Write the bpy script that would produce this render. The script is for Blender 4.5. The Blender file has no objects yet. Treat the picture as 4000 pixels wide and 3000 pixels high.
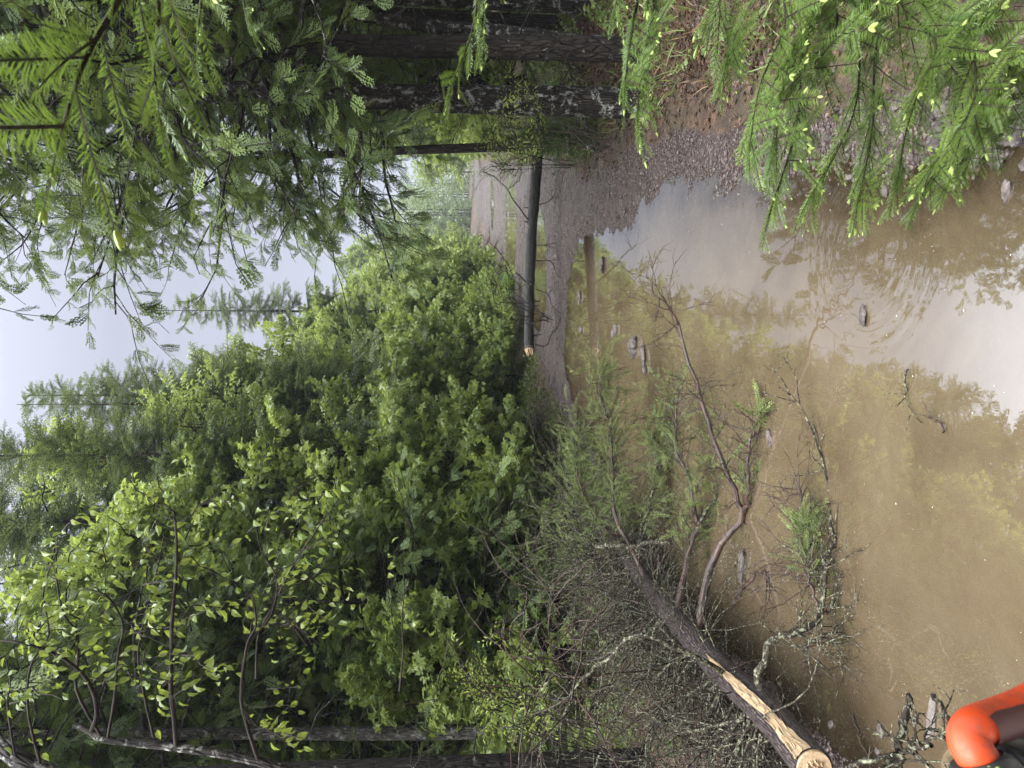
import bpy, math, numpy as np
from math import radians as RAD

# ------------------------------------------------------------------ camera, sky, light
sc = bpy.context.scene
col = sc.collection
rng = np.random.default_rng(11)
CAMH, PITCH, FPX = 1.6, RAD(4.1), 2650.0
CAM = np.array([0.0, 0.0, CAMH])
FWD = np.array([0.0, math.cos(PITCH), -math.sin(PITCH)])
DWN = np.array([0.0, -math.sin(PITCH), -math.cos(PITCH)])
RGT = np.array([1.0, 0.0, 0.0])
cam_d = bpy.data.cameras.new("camera")
cam = bpy.data.objects.new("camera", cam_d)
col.objects.link(cam)
sc.camera = cam
# the phone was turned on its side: picture right = down, picture up = the scene's right
cam.matrix_world = [[DWN[0], RGT[0], -FWD[0], CAM[0]], [DWN[1], RGT[1], -FWD[1], CAM[1]],
                    [DWN[2], RGT[2], -FWD[2], CAM[2]], [0, 0, 0, 1]]
from mathutils import Matrix
cam.matrix_world = Matrix([[DWN[0], RGT[0], -FWD[0], CAM[0]], [DWN[1], RGT[1], -FWD[1], CAM[1]],
                           [DWN[2], RGT[2], -FWD[2], CAM[2]], [0, 0, 0, 1]])
cam_d.sensor_fit = 'HORIZONTAL'
cam_d.sensor_width = 36.0
cam_d.lens = FPX / 4000 * 36
cam_d.clip_start = 0.05
cam_d.clip_end = 1500
cam_d.dof.use_dof = True
cam_d.dof.focus_distance = 7.0
cam_d.dof.aperture_fstop = 18.0

W = bpy.data.worlds.new("World")
sc.world = W
W.use_nodes = True
nt = W.node_tree
nt.nodes.clear()
def N_(t, k, **kw):
    n = t.nodes.new(k)
    for a, b in kw.items():
        setattr(n, a, b)
    return n
wo = N_(nt, 'ShaderNodeOutputWorld')
bg = N_(nt, 'ShaderNodeBackground')
sky = N_(nt, 'ShaderNodeTexSky', sky_type='NISHITA', sun_disc=False)
sky.sun_elevation = RAD(52)
sky.sun_rotation = RAD(205)
bgs = N_(nt, 'ShaderNodeBackground')
nt.links.new(sky.outputs[0], bgs.inputs[0])
bgs.inputs[1].default_value = 0.05
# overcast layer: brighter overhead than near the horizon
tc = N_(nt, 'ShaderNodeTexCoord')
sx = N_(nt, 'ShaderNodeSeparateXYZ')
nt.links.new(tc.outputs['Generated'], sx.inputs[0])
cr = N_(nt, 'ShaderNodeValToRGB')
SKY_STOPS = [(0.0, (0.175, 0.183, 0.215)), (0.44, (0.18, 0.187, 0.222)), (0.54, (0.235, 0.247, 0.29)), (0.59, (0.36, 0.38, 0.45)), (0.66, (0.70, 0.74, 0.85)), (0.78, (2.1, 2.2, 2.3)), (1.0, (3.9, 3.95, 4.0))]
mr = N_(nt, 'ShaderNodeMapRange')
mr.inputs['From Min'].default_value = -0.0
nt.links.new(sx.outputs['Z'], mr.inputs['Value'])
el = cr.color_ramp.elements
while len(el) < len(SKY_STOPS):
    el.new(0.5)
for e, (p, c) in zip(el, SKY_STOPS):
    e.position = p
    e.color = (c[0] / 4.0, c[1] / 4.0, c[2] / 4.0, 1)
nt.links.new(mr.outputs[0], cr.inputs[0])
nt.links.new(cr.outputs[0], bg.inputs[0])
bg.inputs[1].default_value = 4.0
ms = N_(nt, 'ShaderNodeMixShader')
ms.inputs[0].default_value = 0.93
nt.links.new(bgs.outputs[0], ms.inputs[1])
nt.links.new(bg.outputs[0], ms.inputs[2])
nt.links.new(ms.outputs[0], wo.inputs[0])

sl = bpy.data.lights.new("sun", 'SUN')
sl.energy = 1.5
sl.angle = RAD(25)
sl.color = (1.0, 0.96, 0.9)
so = bpy.data.objects.new("sun", sl)
col.objects.link(so)
SUN_AZ, SUN_EL = RAD(205), RAD(52)          # soft sun put high behind the camera to brighten leaves facing it
from mathutils import Vector
sd_ = Vector((math.sin(SUN_AZ) * math.cos(SUN_EL), math.cos(SUN_AZ) * math.cos(SUN_EL), math.sin(SUN_EL)))
so.rotation_euler = sd_.to_track_quat('Z', 'Y').to_euler()

sc.view_settings.view_transform = 'Standard'
sc.view_settings.look = 'None'
sc.view_settings.exposure = 1.78
sc.view_settings.gamma = 1.0
sc.render.engine = 'CYCLES'
sc.cycles.max_bounces = 7
sc.cycles.diffuse_bounces = 5
sc.cycles.glossy_bounces = 3
sc.cycles.transmission_bounces = 4
sc.cycles.transparent_max_bounces = 8
sc.cycles.volume_bounces = 0
sc.cycles.caustics_reflective = False
sc.cycles.caustics_refractive = False
sc.cycles.use_denoising = True
sc.cycles.sample_clamp_indirect = 4.0

# ------------------------------------------------------------------ picture <-> space
def ray(X, Y):
    return FWD + RGT * ((1500 - Y) / FPX) + DWN * ((X - 2000) / FPX)
def P(X, Y, d):
    return CAM + ray(X, Y) * d
def G(X, Y, z=0.0):
    r = ray(X, Y)
    return CAM + r * ((z - CAMH) / r[2])
def PL(pts):
    return np.array([P(*p) for p in pts])

# ------------------------------------------------------------------ noise
def _h(i, j, s):
    n = (i * 374761393 + j * 668265263 + s * 1274126177) & 0xFFFFFFFF
    n = ((n ^ (n >> 13)) * 1274126177) & 0xFFFFFFFF
    return ((n ^ (n >> 16)) & 0xFFFF) / 65535.0
def vnoise(x, y, s=0):
    xi = np.floor(x).astype(np.int64); yi = np.floor(y).astype(np.int64)
    fx = x - xi; fy = y - yi
    fx = fx * fx * (3 - 2 * fx); fy = fy * fy * (3 - 2 * fy)
    a = _h(xi, yi, s); b = _h(xi + 1, yi, s); c = _h(xi, yi + 1, s); d = _h(xi + 1, yi + 1, s)
    return (a * (1 - fx) + b * fx) * (1 - fy) + (c * (1 - fx) + d * fx) * fy * 1.0
def fbm(x, y, s=0, o=4):
    v = 0; a = 0.5
    for k in range(o):
        v = v + a * (vnoise(x, y, s + k * 7) - 0.5) * 2
        x = x * 2.03 + 3.1; y = y * 2.03 - 1.7; a *= 0.5
    return v
def sstep(a, b, x):
    t = np.clip((x - a) / (b - a), 0, 1)
    return t * t * (3 - 2 * t)
def sdpoly(x, y, poly):
    poly = np.asarray(poly, float)
    d = np.full(x.shape, 1e9); ins = np.zeros(x.shape, bool)
    n = len(poly)
    for i in range(n):
        a = poly[i]; b = poly[(i + 1) % n]
        e = b - a
        t = np.clip(((x - a[0]) * e[0] + (y - a[1]) * e[1]) / (e @ e), 0, 1)
        d = np.minimum(d, np.hypot(x - a[0] - t * e[0], y - a[1] - t * e[1]))
        c = ((a[1] > y) != (b[1] > y)) & (x < (b[0] - a[0]) * (y - a[1]) / (b[1] - a[1] + 1e-12) + a[0])
        ins ^= c
    return np.where(ins, -d, d)

# ------------------------------------------------------------------ terrain shape
PUDDLE = [(.7, -3), (.75, 1.8), (.8, 2.35), (.93, 2.7), (1.1, 3.5), (1.33, 4.3), (1.6, 5.2), (1.64, 5.85), (1.55, 6.5), (1.66, 7.3),
          (1.85, 8.4), (1.98, 9.3), (1.9, 9.8), (1.6, 10.2), (1.1, 10.5), (.45, 10.8), (.07, 10.6), (-.38, 9.8), (-.82, 8.7), (-1.13, 7.5),
          (-1.4, 6.75), (-1.5, 5.7), (-1.6, 4.8), (-1.62, 4.1), (-1.6, 3.46), (-1.62, 2.6), (-2.1, 1.9), (-2.3, -3)]
def xc(y):
    return np.interp(y, [-20, 3, 10.5, 25, 31, 40, 50, 80, 110, 160], [-4, -.45, 1.5, 6.1, 8.1, 10.9, 14, 23, 36, 70])
def hw(y):
    return np.interp(y, [0, 10, 25, 40, 80, 200], [1.7, 1.95, 2.0, 2.05, 2.6, 3.0])
def height(x, y, want=False):
    wob = fbm(x * .9, y * .9, 5, 3)
    s_p = sdpoly(x, y, PUDDLE) + wob * .1 + fbm(x * 7, y * 7, 9, 2) * .05
    lat = np.abs(x - xc(y)) * .955 - hw(y) + fbm(x * .5, y * .5, 3, 3) * .35
    s = np.minimum(lat, s_p)
    # puddles further up the track
    base = .045 + .02 * fbm(x * .8, y * .35, 21, 3) + .012 * fbm(x * 5, y * 5, 22, 3)
    def ell(cx, cy, rx, ry, k):
        sh = (y - cy) * .31
        q = np.hypot((x - cx - sh) / rx, (y - cy) / ry) - 1 + .3 * fbm(x * .9, y * .5, 31 + k, 3)
        return sstep(.25, -.35, q)
    pd = ell(xc(23) + .0, 23, 1.75, 3.0, 1) + ell(xc(14.9) - .35, 14.9, 1.5, 2.1, 2) + ell(xc(38), 38, 1.7, 2.8, 3) \
        + ell(2.1, 11.6, .8, .22, 4) + ell(xc(30), 30, .9, .35, 5) + ell(xc(47), 47, 1.2, .7, 6) + ell(xc(19) , 18.6, .8, .25, 7)
    road = base - .12 * np.clip(pd, 0, 1)
    sd = np.maximum(-s_p, 0)
    shore = np.where(s_p < 0, -.25 * (1 - np.exp(-(sd / .75) ** 1.7)) - .003 + .026 * np.exp(-sd / .35) * fbm(x * 6, y * 4, 61, 3), np.minimum(s_p * .07, .06) + .020 * np.exp(-np.maximum(s_p, 0) / .5) * fbm(x * 6, y * 4, 61, 3))
    k = sstep(-.1, .5, s_p)
    g = shore * (1 - k) + np.maximum(road, -.1) * k
    near = y < 9.5
    # right gravel beach and both banks
    bank = sstep(0, .9, s) * .2 + sstep(.6, 5, s) * .35 + sstep(0, .6, s) * (.07 * fbm(x * 1.6, y * 1.6, 41, 4) + .03 * fbm(x * 6, y * 6, 45, 2))
    far = sstep(15, 120, np.abs(x - xc(y))) * 3
    z = g + bank + far * sstep(.5, 3, s)
    if want:
        return z, s, s_p, lat
    return z
def hz(x, y):
    return float(height(np.array([float(x)]), np.array([float(y)]))[0])

# ------------------------------------------------------------------ mesh collector
class MB:
    def __init__(s):
        s.V = []; s.F = []; s.n = 0; s.var = []; s.bc = []
    def add(s, V, F, mat=0, var=.5, bc=None, smooth=False):
        V = np.asarray(V, float).reshape(-1, 3)
        F = np.asarray(F, np.int64)
        if F.ndim == 1: F = F[None]
        s.V.append(V)
        s.F.append((F + s.n, np.broadcast_to(np.asarray(mat), (len(F),)), smooth))
        s.var.append(np.broadcast_to(np.asarray(var, float), (len(V),)))
        s.bc.append(V if bc is None else bc)
        s.n += len(V)
    def inst(s, T, M, O, var=None, smooth=False):
        k = len(O)
        if k == 0: return
        V = np.einsum('kij,nj->kni', M, T['V']) + O[:, None, :]
        nv = len(T['V'])
        off = s.n + np.arange(k) * nv
        if var is None: var = rng.random(k)
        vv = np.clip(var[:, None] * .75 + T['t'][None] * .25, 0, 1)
        s.V.append(V.reshape(-1, 3)); s.var.append(vv.ravel()); s.bc.append(V.reshape(-1, 3))
        for F, m in T['F']:
            FF = (F[None] + off[:, None, None]).reshape(-1, F.shape[1])
            s.F.append((FF, np.tile(np.broadcast_to(m, (len(F),)), k), smooth))
        s.n += k * nv
    def build(s, name, mats, parent=None, loc=None):
        V = np.concatenate(s.V).astype(np.float32)
        if loc is not None: V = V - np.asarray(loc, np.float32)
        loops = np.concatenate([f.ravel() for f, _, _ in s.F]).astype(np.int32)
        tot = np.concatenate([np.full(len(f), f.shape[1]) for f, _, _ in s.F])
        start = np.concatenate([[0], np.cumsum(tot)[:-1]]).astype(np.int32)
        mi = np.concatenate([m for _, m, _ in s.F]).astype(np.int32)
        sm = np.concatenate([np.full(len(f), k, bool) for f, _, k in s.F])
        me = bpy.data.meshes.new(name)
        me.vertices.add(len(V)); me.vertices.foreach_set('co', V.ravel())
        me.loops.add(len(loops)); me.loops.foreach_set('vertex_index', loops)
        me.polygons.add(len(start)); me.polygons.foreach_set('loop_start', start)
        me.polygons.foreach_set('material_index', mi)
        me.polygons.foreach_set('use_smooth', sm)
        a = me.attributes.new('var', 'FLOAT', 'POINT')
        a.data.foreach_set('value', np.concatenate(s.var).astype(np.float32))
        a = me.attributes.new('bc', 'FLOAT_VECTOR', 'POINT')
        a.data.foreach_set('vector', np.concatenate(s.bc).astype(np.float32).ravel())
        for m in (mats if isinstance(mats, (list, tuple)) else [mats]): me.materials.append(m)
        me.update(calc_edges=True)
        o = bpy.data.objects.new(name, me)
        col.objects.link(o)
        if parent is not None: o.parent = parent
        if loc is not None and parent is None: o.location = loc
        return o

def nrm(v):
    return v / (np.linalg.norm(v, axis=-1, keepdims=True) + 1e-9)
def tubes(mb, Pk, Rk, sides=5, mat=0, var=None, smooth=True, cap=False):
    """Pk (k,n,3) centre lines, Rk (k,n) radii"""
    Pk = np.asarray(Pk, float); Rk = np.asarray(Rk, float)
    if Pk.ndim == 2: Pk = Pk[None]; Rk = Rk[None]
    k, n, _ = Pk.shape
    if k == 0: return
    T = nrm(np.gradient(Pk, axis=1))
    mean = nrm(Pk[:, -1] - Pk[:, 0])
    ref = np.where((np.abs(mean[:, 2:3]) > .8), np.array([[1., 0, 0]]), np.array([[0, 0, 1.]]))[:, None, :]
    A = nrm(np.cross(T, ref)); B = np.cross(T, A)
    th = np.arange(sides) / sides * 2 * np.pi
    ca, sa = np.cos(th), np.sin(th)
    ring = A[:, :, None, :] * ca[None, None, :, None] + B[:, :, None, :] * sa[None, None, :, None]
    V = Pk[:, :, None, :] + ring * Rk[:, :, None, None]
    L = np.concatenate([np.zeros((k, 1)), np.cumsum(np.linalg.norm(np.diff(Pk, axis=1), axis=2), axis=1)], 1)
    so_ = rng.random((k, 1, 1)) * 30
    bc = np.stack([ca[None, None] * Rk[:, :, None] + so_ * 0, sa[None, None] * Rk[:, :, None] + so_ * 0,
                   np.broadcast_to(L[:, :, None] * .22 + so_, (k, n, sides))], -1)
    i = np.arange(n - 1)[:, None] * sides; j = np.arange(sides)[None]
    q = np.stack([i + j, i + (j + 1) % sides, i + sides + (j + 1) % sides, i + sides + j], -1).reshape(-1, 4)
    F = (q[None] + (np.arange(k) * n * sides)[:, None, None]).reshape(-1, 4)
    vv = np.repeat(rng.random(k) if var is None else np.broadcast_to(var, (k,)), n * sides)
    mb.add(V.reshape(-1, 3), F, mat, vv, bc.reshape(-1, 3), smooth)
    if cap:
        for c in range(k):
            b = mb.n - k * n * sides + c * n * sides
            for idx in (0, n - 1):
                mb.F.append((np.array([[b + idx * sides + t for t in range(sides)]], np.int64), np.array([mat]), False))
def paths(S, D, L, n, wob=.15, grav=0.0):
    S = np.asarray(S, float); D = nrm(np.asarray(D, float)); L = np.broadcast_to(L, (len(S),)).astype(float)
    grav = np.broadcast_to(grav, (len(S),))
    out = [S]; d = D.copy(); p = S.copy()
    for i in range(n):
        d = nrm(d + rng.normal(0, wob, d.shape) + np.stack([0 * grav, 0 * grav, grav], 1))
        p = p + d * (L / n)[:, None]
        out.append(p)
    return np.stack(out, 1)
def along(Pk, t):
    """points and tangents at parameter t (k,m) on paths Pk (k,n,3)"""
    k, n, _ = Pk.shape
    f = np.clip(t, 0, .9999) * (n - 1)
    i = f.astype(int); w = (f - i)[..., None]
    kk = np.arange(k)[:, None]
    a = Pk[kk, i]; b = Pk[kk, i + 1]
    return a * (1 - w) + b * w, nrm(b - a)
def frames(D, up=(0, 0, 1), scale=1.0, roll=0.0):
    x = nrm(D)
    u = np.broadcast_to(np.asarray(up, float), x.shape)
    y = nrm(np.cross(u, x) + 1e-6)
    z = np.cross(x, y)
    r = np.broadcast_to(roll, (len(x),))[:, None]
    y2 = y * np.cos(r) + z * np.sin(r); z2 = -y * np.sin(r) + z * np.cos(r)
    s = np.asarray(scale, float).reshape(-1, 1, 1) if np.ndim(scale) else scale
    return np.stack([x, y2, z2], -1) * s
def rotz(D, a):
    c, s = np.cos(a), np.sin(a)
    return np.stack([D[..., 0] * c - D[..., 1] * s, D[..., 0] * s + D[..., 1] * c, D[..., 2]], -1)
def catmull(pts, n):
    pts = np.asarray(pts, float)
    t = np.linspace(0, len(pts) - 1, n)
    out = []
    for u in t:
        i = min(int(u), len(pts) - 2); f = u - i
        p0 = pts[max(i - 1, 0)]; p1 = pts[i]; p2 = pts[i + 1]; p3 = pts[min(i + 2, len(pts) - 1)]
        out.append(.5 * (2 * p1 + (p2 - p0) * f + (2 * p0 - 5 * p1 + 4 * p2 - p3) * f * f + (3 * p1 - p0 - 3 * p2 + p3) * f ** 3))
    return np.array(out)

def tag(o, label=None, cat=None, group=None, kind=None):
    if label: o['label'] = label
    if cat: o['category'] = cat
    if group: o['group'] = group
    if kind: o['kind'] = kind
    return o
def empty(name, loc, label, cat, group=None):
    e = bpy.data.objects.new(name, None)
    e.location = loc
    col.objects.link(e)
    return tag(e, label, cat, group)
def copy_tree(o, loc, rz, s, label, group=None):
    c = o.copy(); col.objects.link(c)
    c.location = loc; c.rotation_euler = (0, 0, rz); c.scale = (s, s, s) if np.isscalar(s) else s
    c['label'] = label
    if group: c['group'] = group
    elif 'group' in c: del c['group']
    for ch in list(o.children):
        d = ch.copy(); col.objects.link(d); d.parent = c
    return c

# ------------------------------------------------------------------ materials
class MT:
    def __init__(s, name):
        s.m = bpy.data.materials.new(name); s.m.use_nodes = True
        s.t = s.m.node_tree; s.t.nodes.clear()
        s.out = s.n('ShaderNodeOutputMaterial')
    def n(s, k, ins=None, **kw):
        n = s.t.nodes.new(k)
        for a, b in kw.items(): setattr(n, a, b)
        for a, b in (ins or {}).items():
            if isinstance(b, bpy.types.NodeSocket): s.t.links.new(b, n.inputs[a])
            else: n.inputs[a].default_value = b
        return n
    def attr(s, name, o='Fac'):
        return s.n('ShaderNodeAttribute', attribute_name=name).outputs[o]
    def noise(s, vec, scale, detail=4, rough=.55, o='Fac'):
        return s.n('ShaderNodeTexNoise', {'Vector': vec, 'Scale': scale, 'Detail': detail, 'Roughness': rough}).outputs[o]
    def ramp(s, fac, stops):
        r = s.n('ShaderNodeValToRGB', {'Fac': fac}).color_ramp
        while len(r.elements) < len(stops): r.elements.new(.5)
        for e, (p, c) in zip(r.elements, stops):
            e.position = p; e.color = (*c, 1) if not np.isscalar(c) else (c, c, c, 1)
        return s.t.nodes[-1].outputs['Color']
    def mix(s, f, a, b):
        n = s.n('ShaderNodeMix', data_type='RGBA')
        for i, v in ((0, f), (6, a), (7, b)):
            if isinstance(v, bpy.types.NodeSocket): s.t.links.new(v, n.inputs[i])
            else: n.inputs[i].default_value = v if i == 0 else (*v, 1)
        return n.outputs[2]
    def math(s, op, a, b=0.0, c=None):
        n = s.n('ShaderNodeMath', operation=op)
        for i, v in enumerate((a, b) if c is None else (a, b, c)):
            if isinstance(v, bpy.types.NodeSocket): s.t.links.new(v, n.inputs[i])
            else: n.inputs[i].default_value = v
        return n.outputs[0]
    def bump(s, h, strength=.5, dist=.01, normal=None):
        d = {'Height': h, 'Strength': strength, 'Distance': dist}
        if normal is not None: d['Normal'] = normal
        return s.n('ShaderNodeBump', d).outputs[0]
    def pbsdf(s, **kw):
        return s.n('ShaderNodeBsdfPrincipled', kw)
    def done(s, sh):
        s.t.links.new(sh, s.out.inputs[0]); return s.m

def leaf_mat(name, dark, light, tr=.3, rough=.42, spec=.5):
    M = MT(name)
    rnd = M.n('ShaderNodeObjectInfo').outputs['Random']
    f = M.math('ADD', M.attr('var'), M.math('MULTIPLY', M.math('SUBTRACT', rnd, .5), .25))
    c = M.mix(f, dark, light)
    p = M.pbsdf(**{'Base Color': c, 'Roughness': rough, 'Specular IOR Level': spec})
    c2 = M.mix(.35, c, (light[0] * 1.6, light[1] * 1.5, light[2] * .8))
    t = M.n('ShaderNodeBsdfTranslucent', {'Color': c2})
    m = M.n('ShaderNodeMixShader', {0: tr, 1: p.outputs[0], 2: t.outputs[0]})
    return M.done(m.outputs[0])
def bark_mat(name, dark, light, lichen=None, lich_amt=.5, scale=40, bump=.012, rough=.75, lsc=14):
    M = MT(name)
    v = M.attr('bc', 'Vector')
    n1 = M.noise(v, scale, 6, .65)
    n2 = M.n('ShaderNodeTexVoronoi', {'Vector': v, 'Scale': scale * .9}, feature='DISTANCE_TO_EDGE').outputs['Distance']
    c = M.ramp(n1, [(.3, dark), (.7, light)])
    crack = M.ramp(n2, [(.0, .25), (.18, 1.0)])
    mm = M.n('ShaderNodeMix', {0: 1.0}, data_type='RGBA', blend_type='MULTIPLY')
    M.t.links.new(c, mm.inputs[6]); M.t.links.new(crack, mm.inputs[7])
    c = mm.outputs[2]
    if lichen:
        pos = M.n('ShaderNodeTexCoord').outputs['Object']
        ln = M.noise(pos, lsc, 6, .75)
        f = M.ramp(ln, [(.62 - lich_amt * .25, 0.0), (.70 - lich_amt * .25, 1.0)])
        c = M.mix(f, c, lichen)
    h = M.math('ADD', n1, M.math('MULTIPLY', crack, .8))
    p = M.pbsdf(**{'Base Color': c, 'Roughness': rough, 'Specular IOR Level': .25 if rough > .6 else .5, 'Normal': M.bump(h, .9, bump)})
    return M.done(p.outputs[0])

LF = {}
LF['maple'] = leaf_mat('maple_leaf', (.08, .14, .038), (.33, .40, .115), .45, .36)
LF['maple_far'] = leaf_mat('far_leaf', (.08, .13, .045), (.24, .31, .11), .35, .6)
LF['cedar'] = leaf_mat('cedar_frond', (.032, .070, .026), (.20, .27, .080), .32, .5, .35)
LF['spruce'] = leaf_mat('spruce_needles', (.06, .095, .04), (.20, .26, .10), .25, .5)
LF['fir'] = leaf_mat('fir_needles', (.05, .10, .018), (.14, .21, .04), .28, .38)
LF['bud'] = leaf_mat('fresh_bud', (.26, .36, .09), (.42, .50, .16), .3, .5)
LF['alder'] = leaf_mat('alder_leaf', (.10, .16, .03), (.28, .34, .07), .45, .33)
LF['willow'] = leaf_mat('willow_leaf', (.13, .20, .04), (.30, .36, .08), .35)
LF['grass'] = leaf_mat('grass_blade', (.05, .10, .025), (.18, .22, .06), .3)
LF['litter'] = leaf_mat('dead_leaf', (.022, .011, .007), (.13, .068, .042), .1, .45)
BK_CEDAR = bark_mat('cedar_bark', (.010, .008, .007), (.045, .036, .030), (.30, .31, .28), .05, 34, .02)
BK_GREY = bark_mat('grey_bark', (.035, .032, .029), (.12, .11, .10), (.24, .25, .225), .35, 46, .012)
BK_LICH = bark_mat('lichen_trunk_bark', (.012, .010, .009), (.055, .046, .040), (.36, .37, .34), .34, 36, .018)
BK_LOG = bark_mat('wet_log_bark', (.004, .0035, .0035), (.026, .022, .021), None, 0, 60, .012, .5)
BK_FALL = bark_mat('flaky_spruce_bark', (.022, .015, .014), (.13, .10, .10), None, 0, 85, .012, .38)
BK_TWIG = bark_mat('lichened_twig', (.010, .007, .006), (.048, .034, .024), (.19, .195, .13), .45, 30, .004, .75, 55)
BK_RED = bark_mat('wet_red_twig', (.022, .011, .008), (.085, .042, .030), (.13, .135, .09), .2, 30, .004, .5, 55)
BK_DARK = bark_mat('dark_twig', (.014, .010, .008), (.05, .037, .030), None, 0, 30, .003)
Mx = MT('split_wood')
v_ = Mx.attr('bc', 'Vector')
c_ = Mx.ramp(Mx.noise(v_, 90, 5, .7), [(.3, (.17, .09, .045)), (.46, (.38, .27, .16)), (.75, (.48, .38, .25))])
WOOD = Mx.done(Mx.pbsdf(**{'Base Color': c_, 'Roughness': .6, 'Normal': Mx.bump(Mx.noise(v_, 120, 4), .6, .004)}).outputs[0])

def gravel_nodes(M, pos):
    v1 = M.n('ShaderNodeTexVoronoi', {'Vector': pos, 'Scale': 58.0, 'Randomness': 1.0})
    v2 = M.n('ShaderNodeTexVoronoi', {'Vector': pos, 'Scale': 95.0})
    big = M.noise(pos, 1.3, 5, .6)
    c1 = M.n('ShaderNodeSeparateColor', {0: v1.outputs['Color']}).outputs[0]
    c = M.ramp(c1, [(0, (.008, .004, .003)), (.45, (.028, .014, .011)), (.8, (.052, .030, .025)), (1, (.17, .135, .125))])
    c = M.mix(M.ramp(big, [(.35, 0.0), (.65, .45)]), c, (.055, .038, .034))
    h = M.math('ADD', M.math('MULTIPLY', M.math('SUBTRACT', 1.0, v1.outputs['Distance']), 1.0), M.math('MULTIPLY', M.math('SUBTRACT', 1.0, v2.outputs['Distance']), .4))
    return c, h
M = MT('ground_soil')
pos = M.n('ShaderNodeNewGeometry').outputs['Position']
gc, gh = gravel_nodes(M, pos)
ln1 = M.noise(pos, 9, 6, .7); ln2 = M.noise(pos, 1.1, 5, .6)
lc = M.ramp(ln1, [(.3, (.014, .009, .006)), (.5, (.05, .028, .017)), (.68, (.11, .062, .038))])
lc = M.mix(M.ramp(ln2, [(.5, 0.0), (.68, .45)]), lc, (.03, .042, .014))
soil = M.attr('var')
edge = M.math('ADD', soil, M.math('MULTIPLY', M.math('SUBTRACT', M.noise(pos, 5, 5, .7), .5), .7))
fsoil = M.ramp(edge, [(.42, 0.0), (.58, 1.0)])
c = M.mix(fsoil, gc, lc)
h = M.math('ADD', gh, M.math('MULTIPLY', ln1, 1.5))
GROUND_M = M.done(M.pbsdf(**{'Base Color': c, 'Roughness': M.math('ADD', M.math('MULTIPLY', fsoil, .3), M.ramp(M.noise(pos, 1.7, 4), [(.42, .22), (.58, .6)])), 'Normal': M.bump(h, 1.0, .016)}).outputs[0])

M = MT('wet_stone')
pos = M.n('ShaderNodeTexCoord').outputs['Object']
rn = M.n('ShaderNodeObjectInfo').outputs['Random']
a = M.attr('var')
cc = M.mix(M.math('POWER', M.math('ADD', M.math('MULTIPLY', a, .8), M.math('MULTIPLY', rn, .2)), 1.5), (.011, .006, .005), (.145, .118, .110))
cc = M.mix(M.ramp(M.noise(pos, 22, 6, .7), [(.4, 0.0), (.62, .6)]), cc, (.21, .18, .165))
STONE = M.done(M.pbsdf(**{'Base Color': cc, 'Roughness': .4, 'Normal': M.bump(M.noise(pos, 55, 6, .7), 1.0, .012)}).outputs[0])

# muddy water: opaque silt under a mirror-smooth surface, thinner at the edges
RINGS = [(G(3385, 985), .02, 95, .50, 1.0), (G(2760, 760), .0, 62, .95, .5), (G(3560, 720), 0, 90, .22, .5), (G(3650, 1650), 0, 100, .16, .25)]
M = MT('muddy_water')
pos = M.n('ShaderNodeNewGeometry').outputs['Position']
depth = M.attr('var')
silt = M.noise(M.n('ShaderNodeVectorMath', {0: pos, 1: M.n('ShaderNodeVectorMath', {0: M.n('ShaderNodeTexNoise', {'Vector': pos, 'Scale': 1.1, 'Detail': 3}).outputs['Color'], 1: (.9, .9, .9)}, operation='MULTIPLY').outputs[0]}, operation='ADD').outputs[0], 1.6, 8, .68)
sc1 = M.ramp(silt, [(.3, (.070, .051, .030)), (.48, (.098, .073, .044)), (.6, (.110, .083, .051)), (.8, (.134, .103, .067))])
height_sum = M.math('MULTIPLY', M.noise(M.n('ShaderNodeMapping', {'Vector': pos, 'Scale': (1, 1, 1)}).outputs[0], 13, 3, .5), .00012)
height_sum = M.math('ADD', height_sum, M.math('MULTIPLY', M.noise(pos, 3.0, 2, .5), .00028))
for ctr, r0, kk, rad, amp in RINGS:
    dn = M.n('ShaderNodeVectorMath', {0: pos, 1: (float(ctr[0]), float(ctr[1]), 0.0)}, operation='DISTANCE').outputs['Value']
    dn2 = M.math('ADD', dn, M.math('MULTIPLY', M.noise(pos, 2.5, 2), .05))
    w = M.math('SINE', M.math('MULTIPLY', dn2, float(kk)))
    env = M.math('POWER', 2.718, M.math('MULTIPLY', M.math('POWER', M.math('DIVIDE', M.math('SUBTRACT', dn, rad * .62), rad * .24), 2.0), -1.0))
    height_sum = M.math('ADD', height_sum, M.math('MULTIPLY', M.math('MULTIPLY', w, M.math('MULTIPLY', env, M.ramp(M.noise(pos, 3.3, 3), [(.36, .15), (.62, 1.0)]))), .00045 * amp))
nb = M.bump(height_sum, 1.0, 1.0)
wp = M.pbsdf(**{'Base Color': sc1, 'Roughness': .008, 'IOR': 2.8, 'Specular IOR Level': .5, 'Normal': nb})
tr = M.n('ShaderNodeBsdfTransparent', {0: (.62, .52, .38, 1)})
gl = M.n('ShaderNodeBsdfGlossy', {'Roughness': .015, 'Color': (1, 1, 1, 1), 'Normal': nb})
fr = M.n('ShaderNodeFresnel', {'IOR': 1.9, 'Normal': nb})
thin = M.n('ShaderNodeMixShader', {0: fr.outputs[0], 1: tr.outputs[0], 2: gl.outputs[0]})
fac = M.ramp(depth, [(0.0, 0.12), (.12, .6), (.38, .9), (.8, .985)])
WATER_M = M.done(M.n('ShaderNodeMixShader', {0: fac, 1: thin.outputs[0], 2: wp.outputs[0]}).outputs[0])

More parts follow.
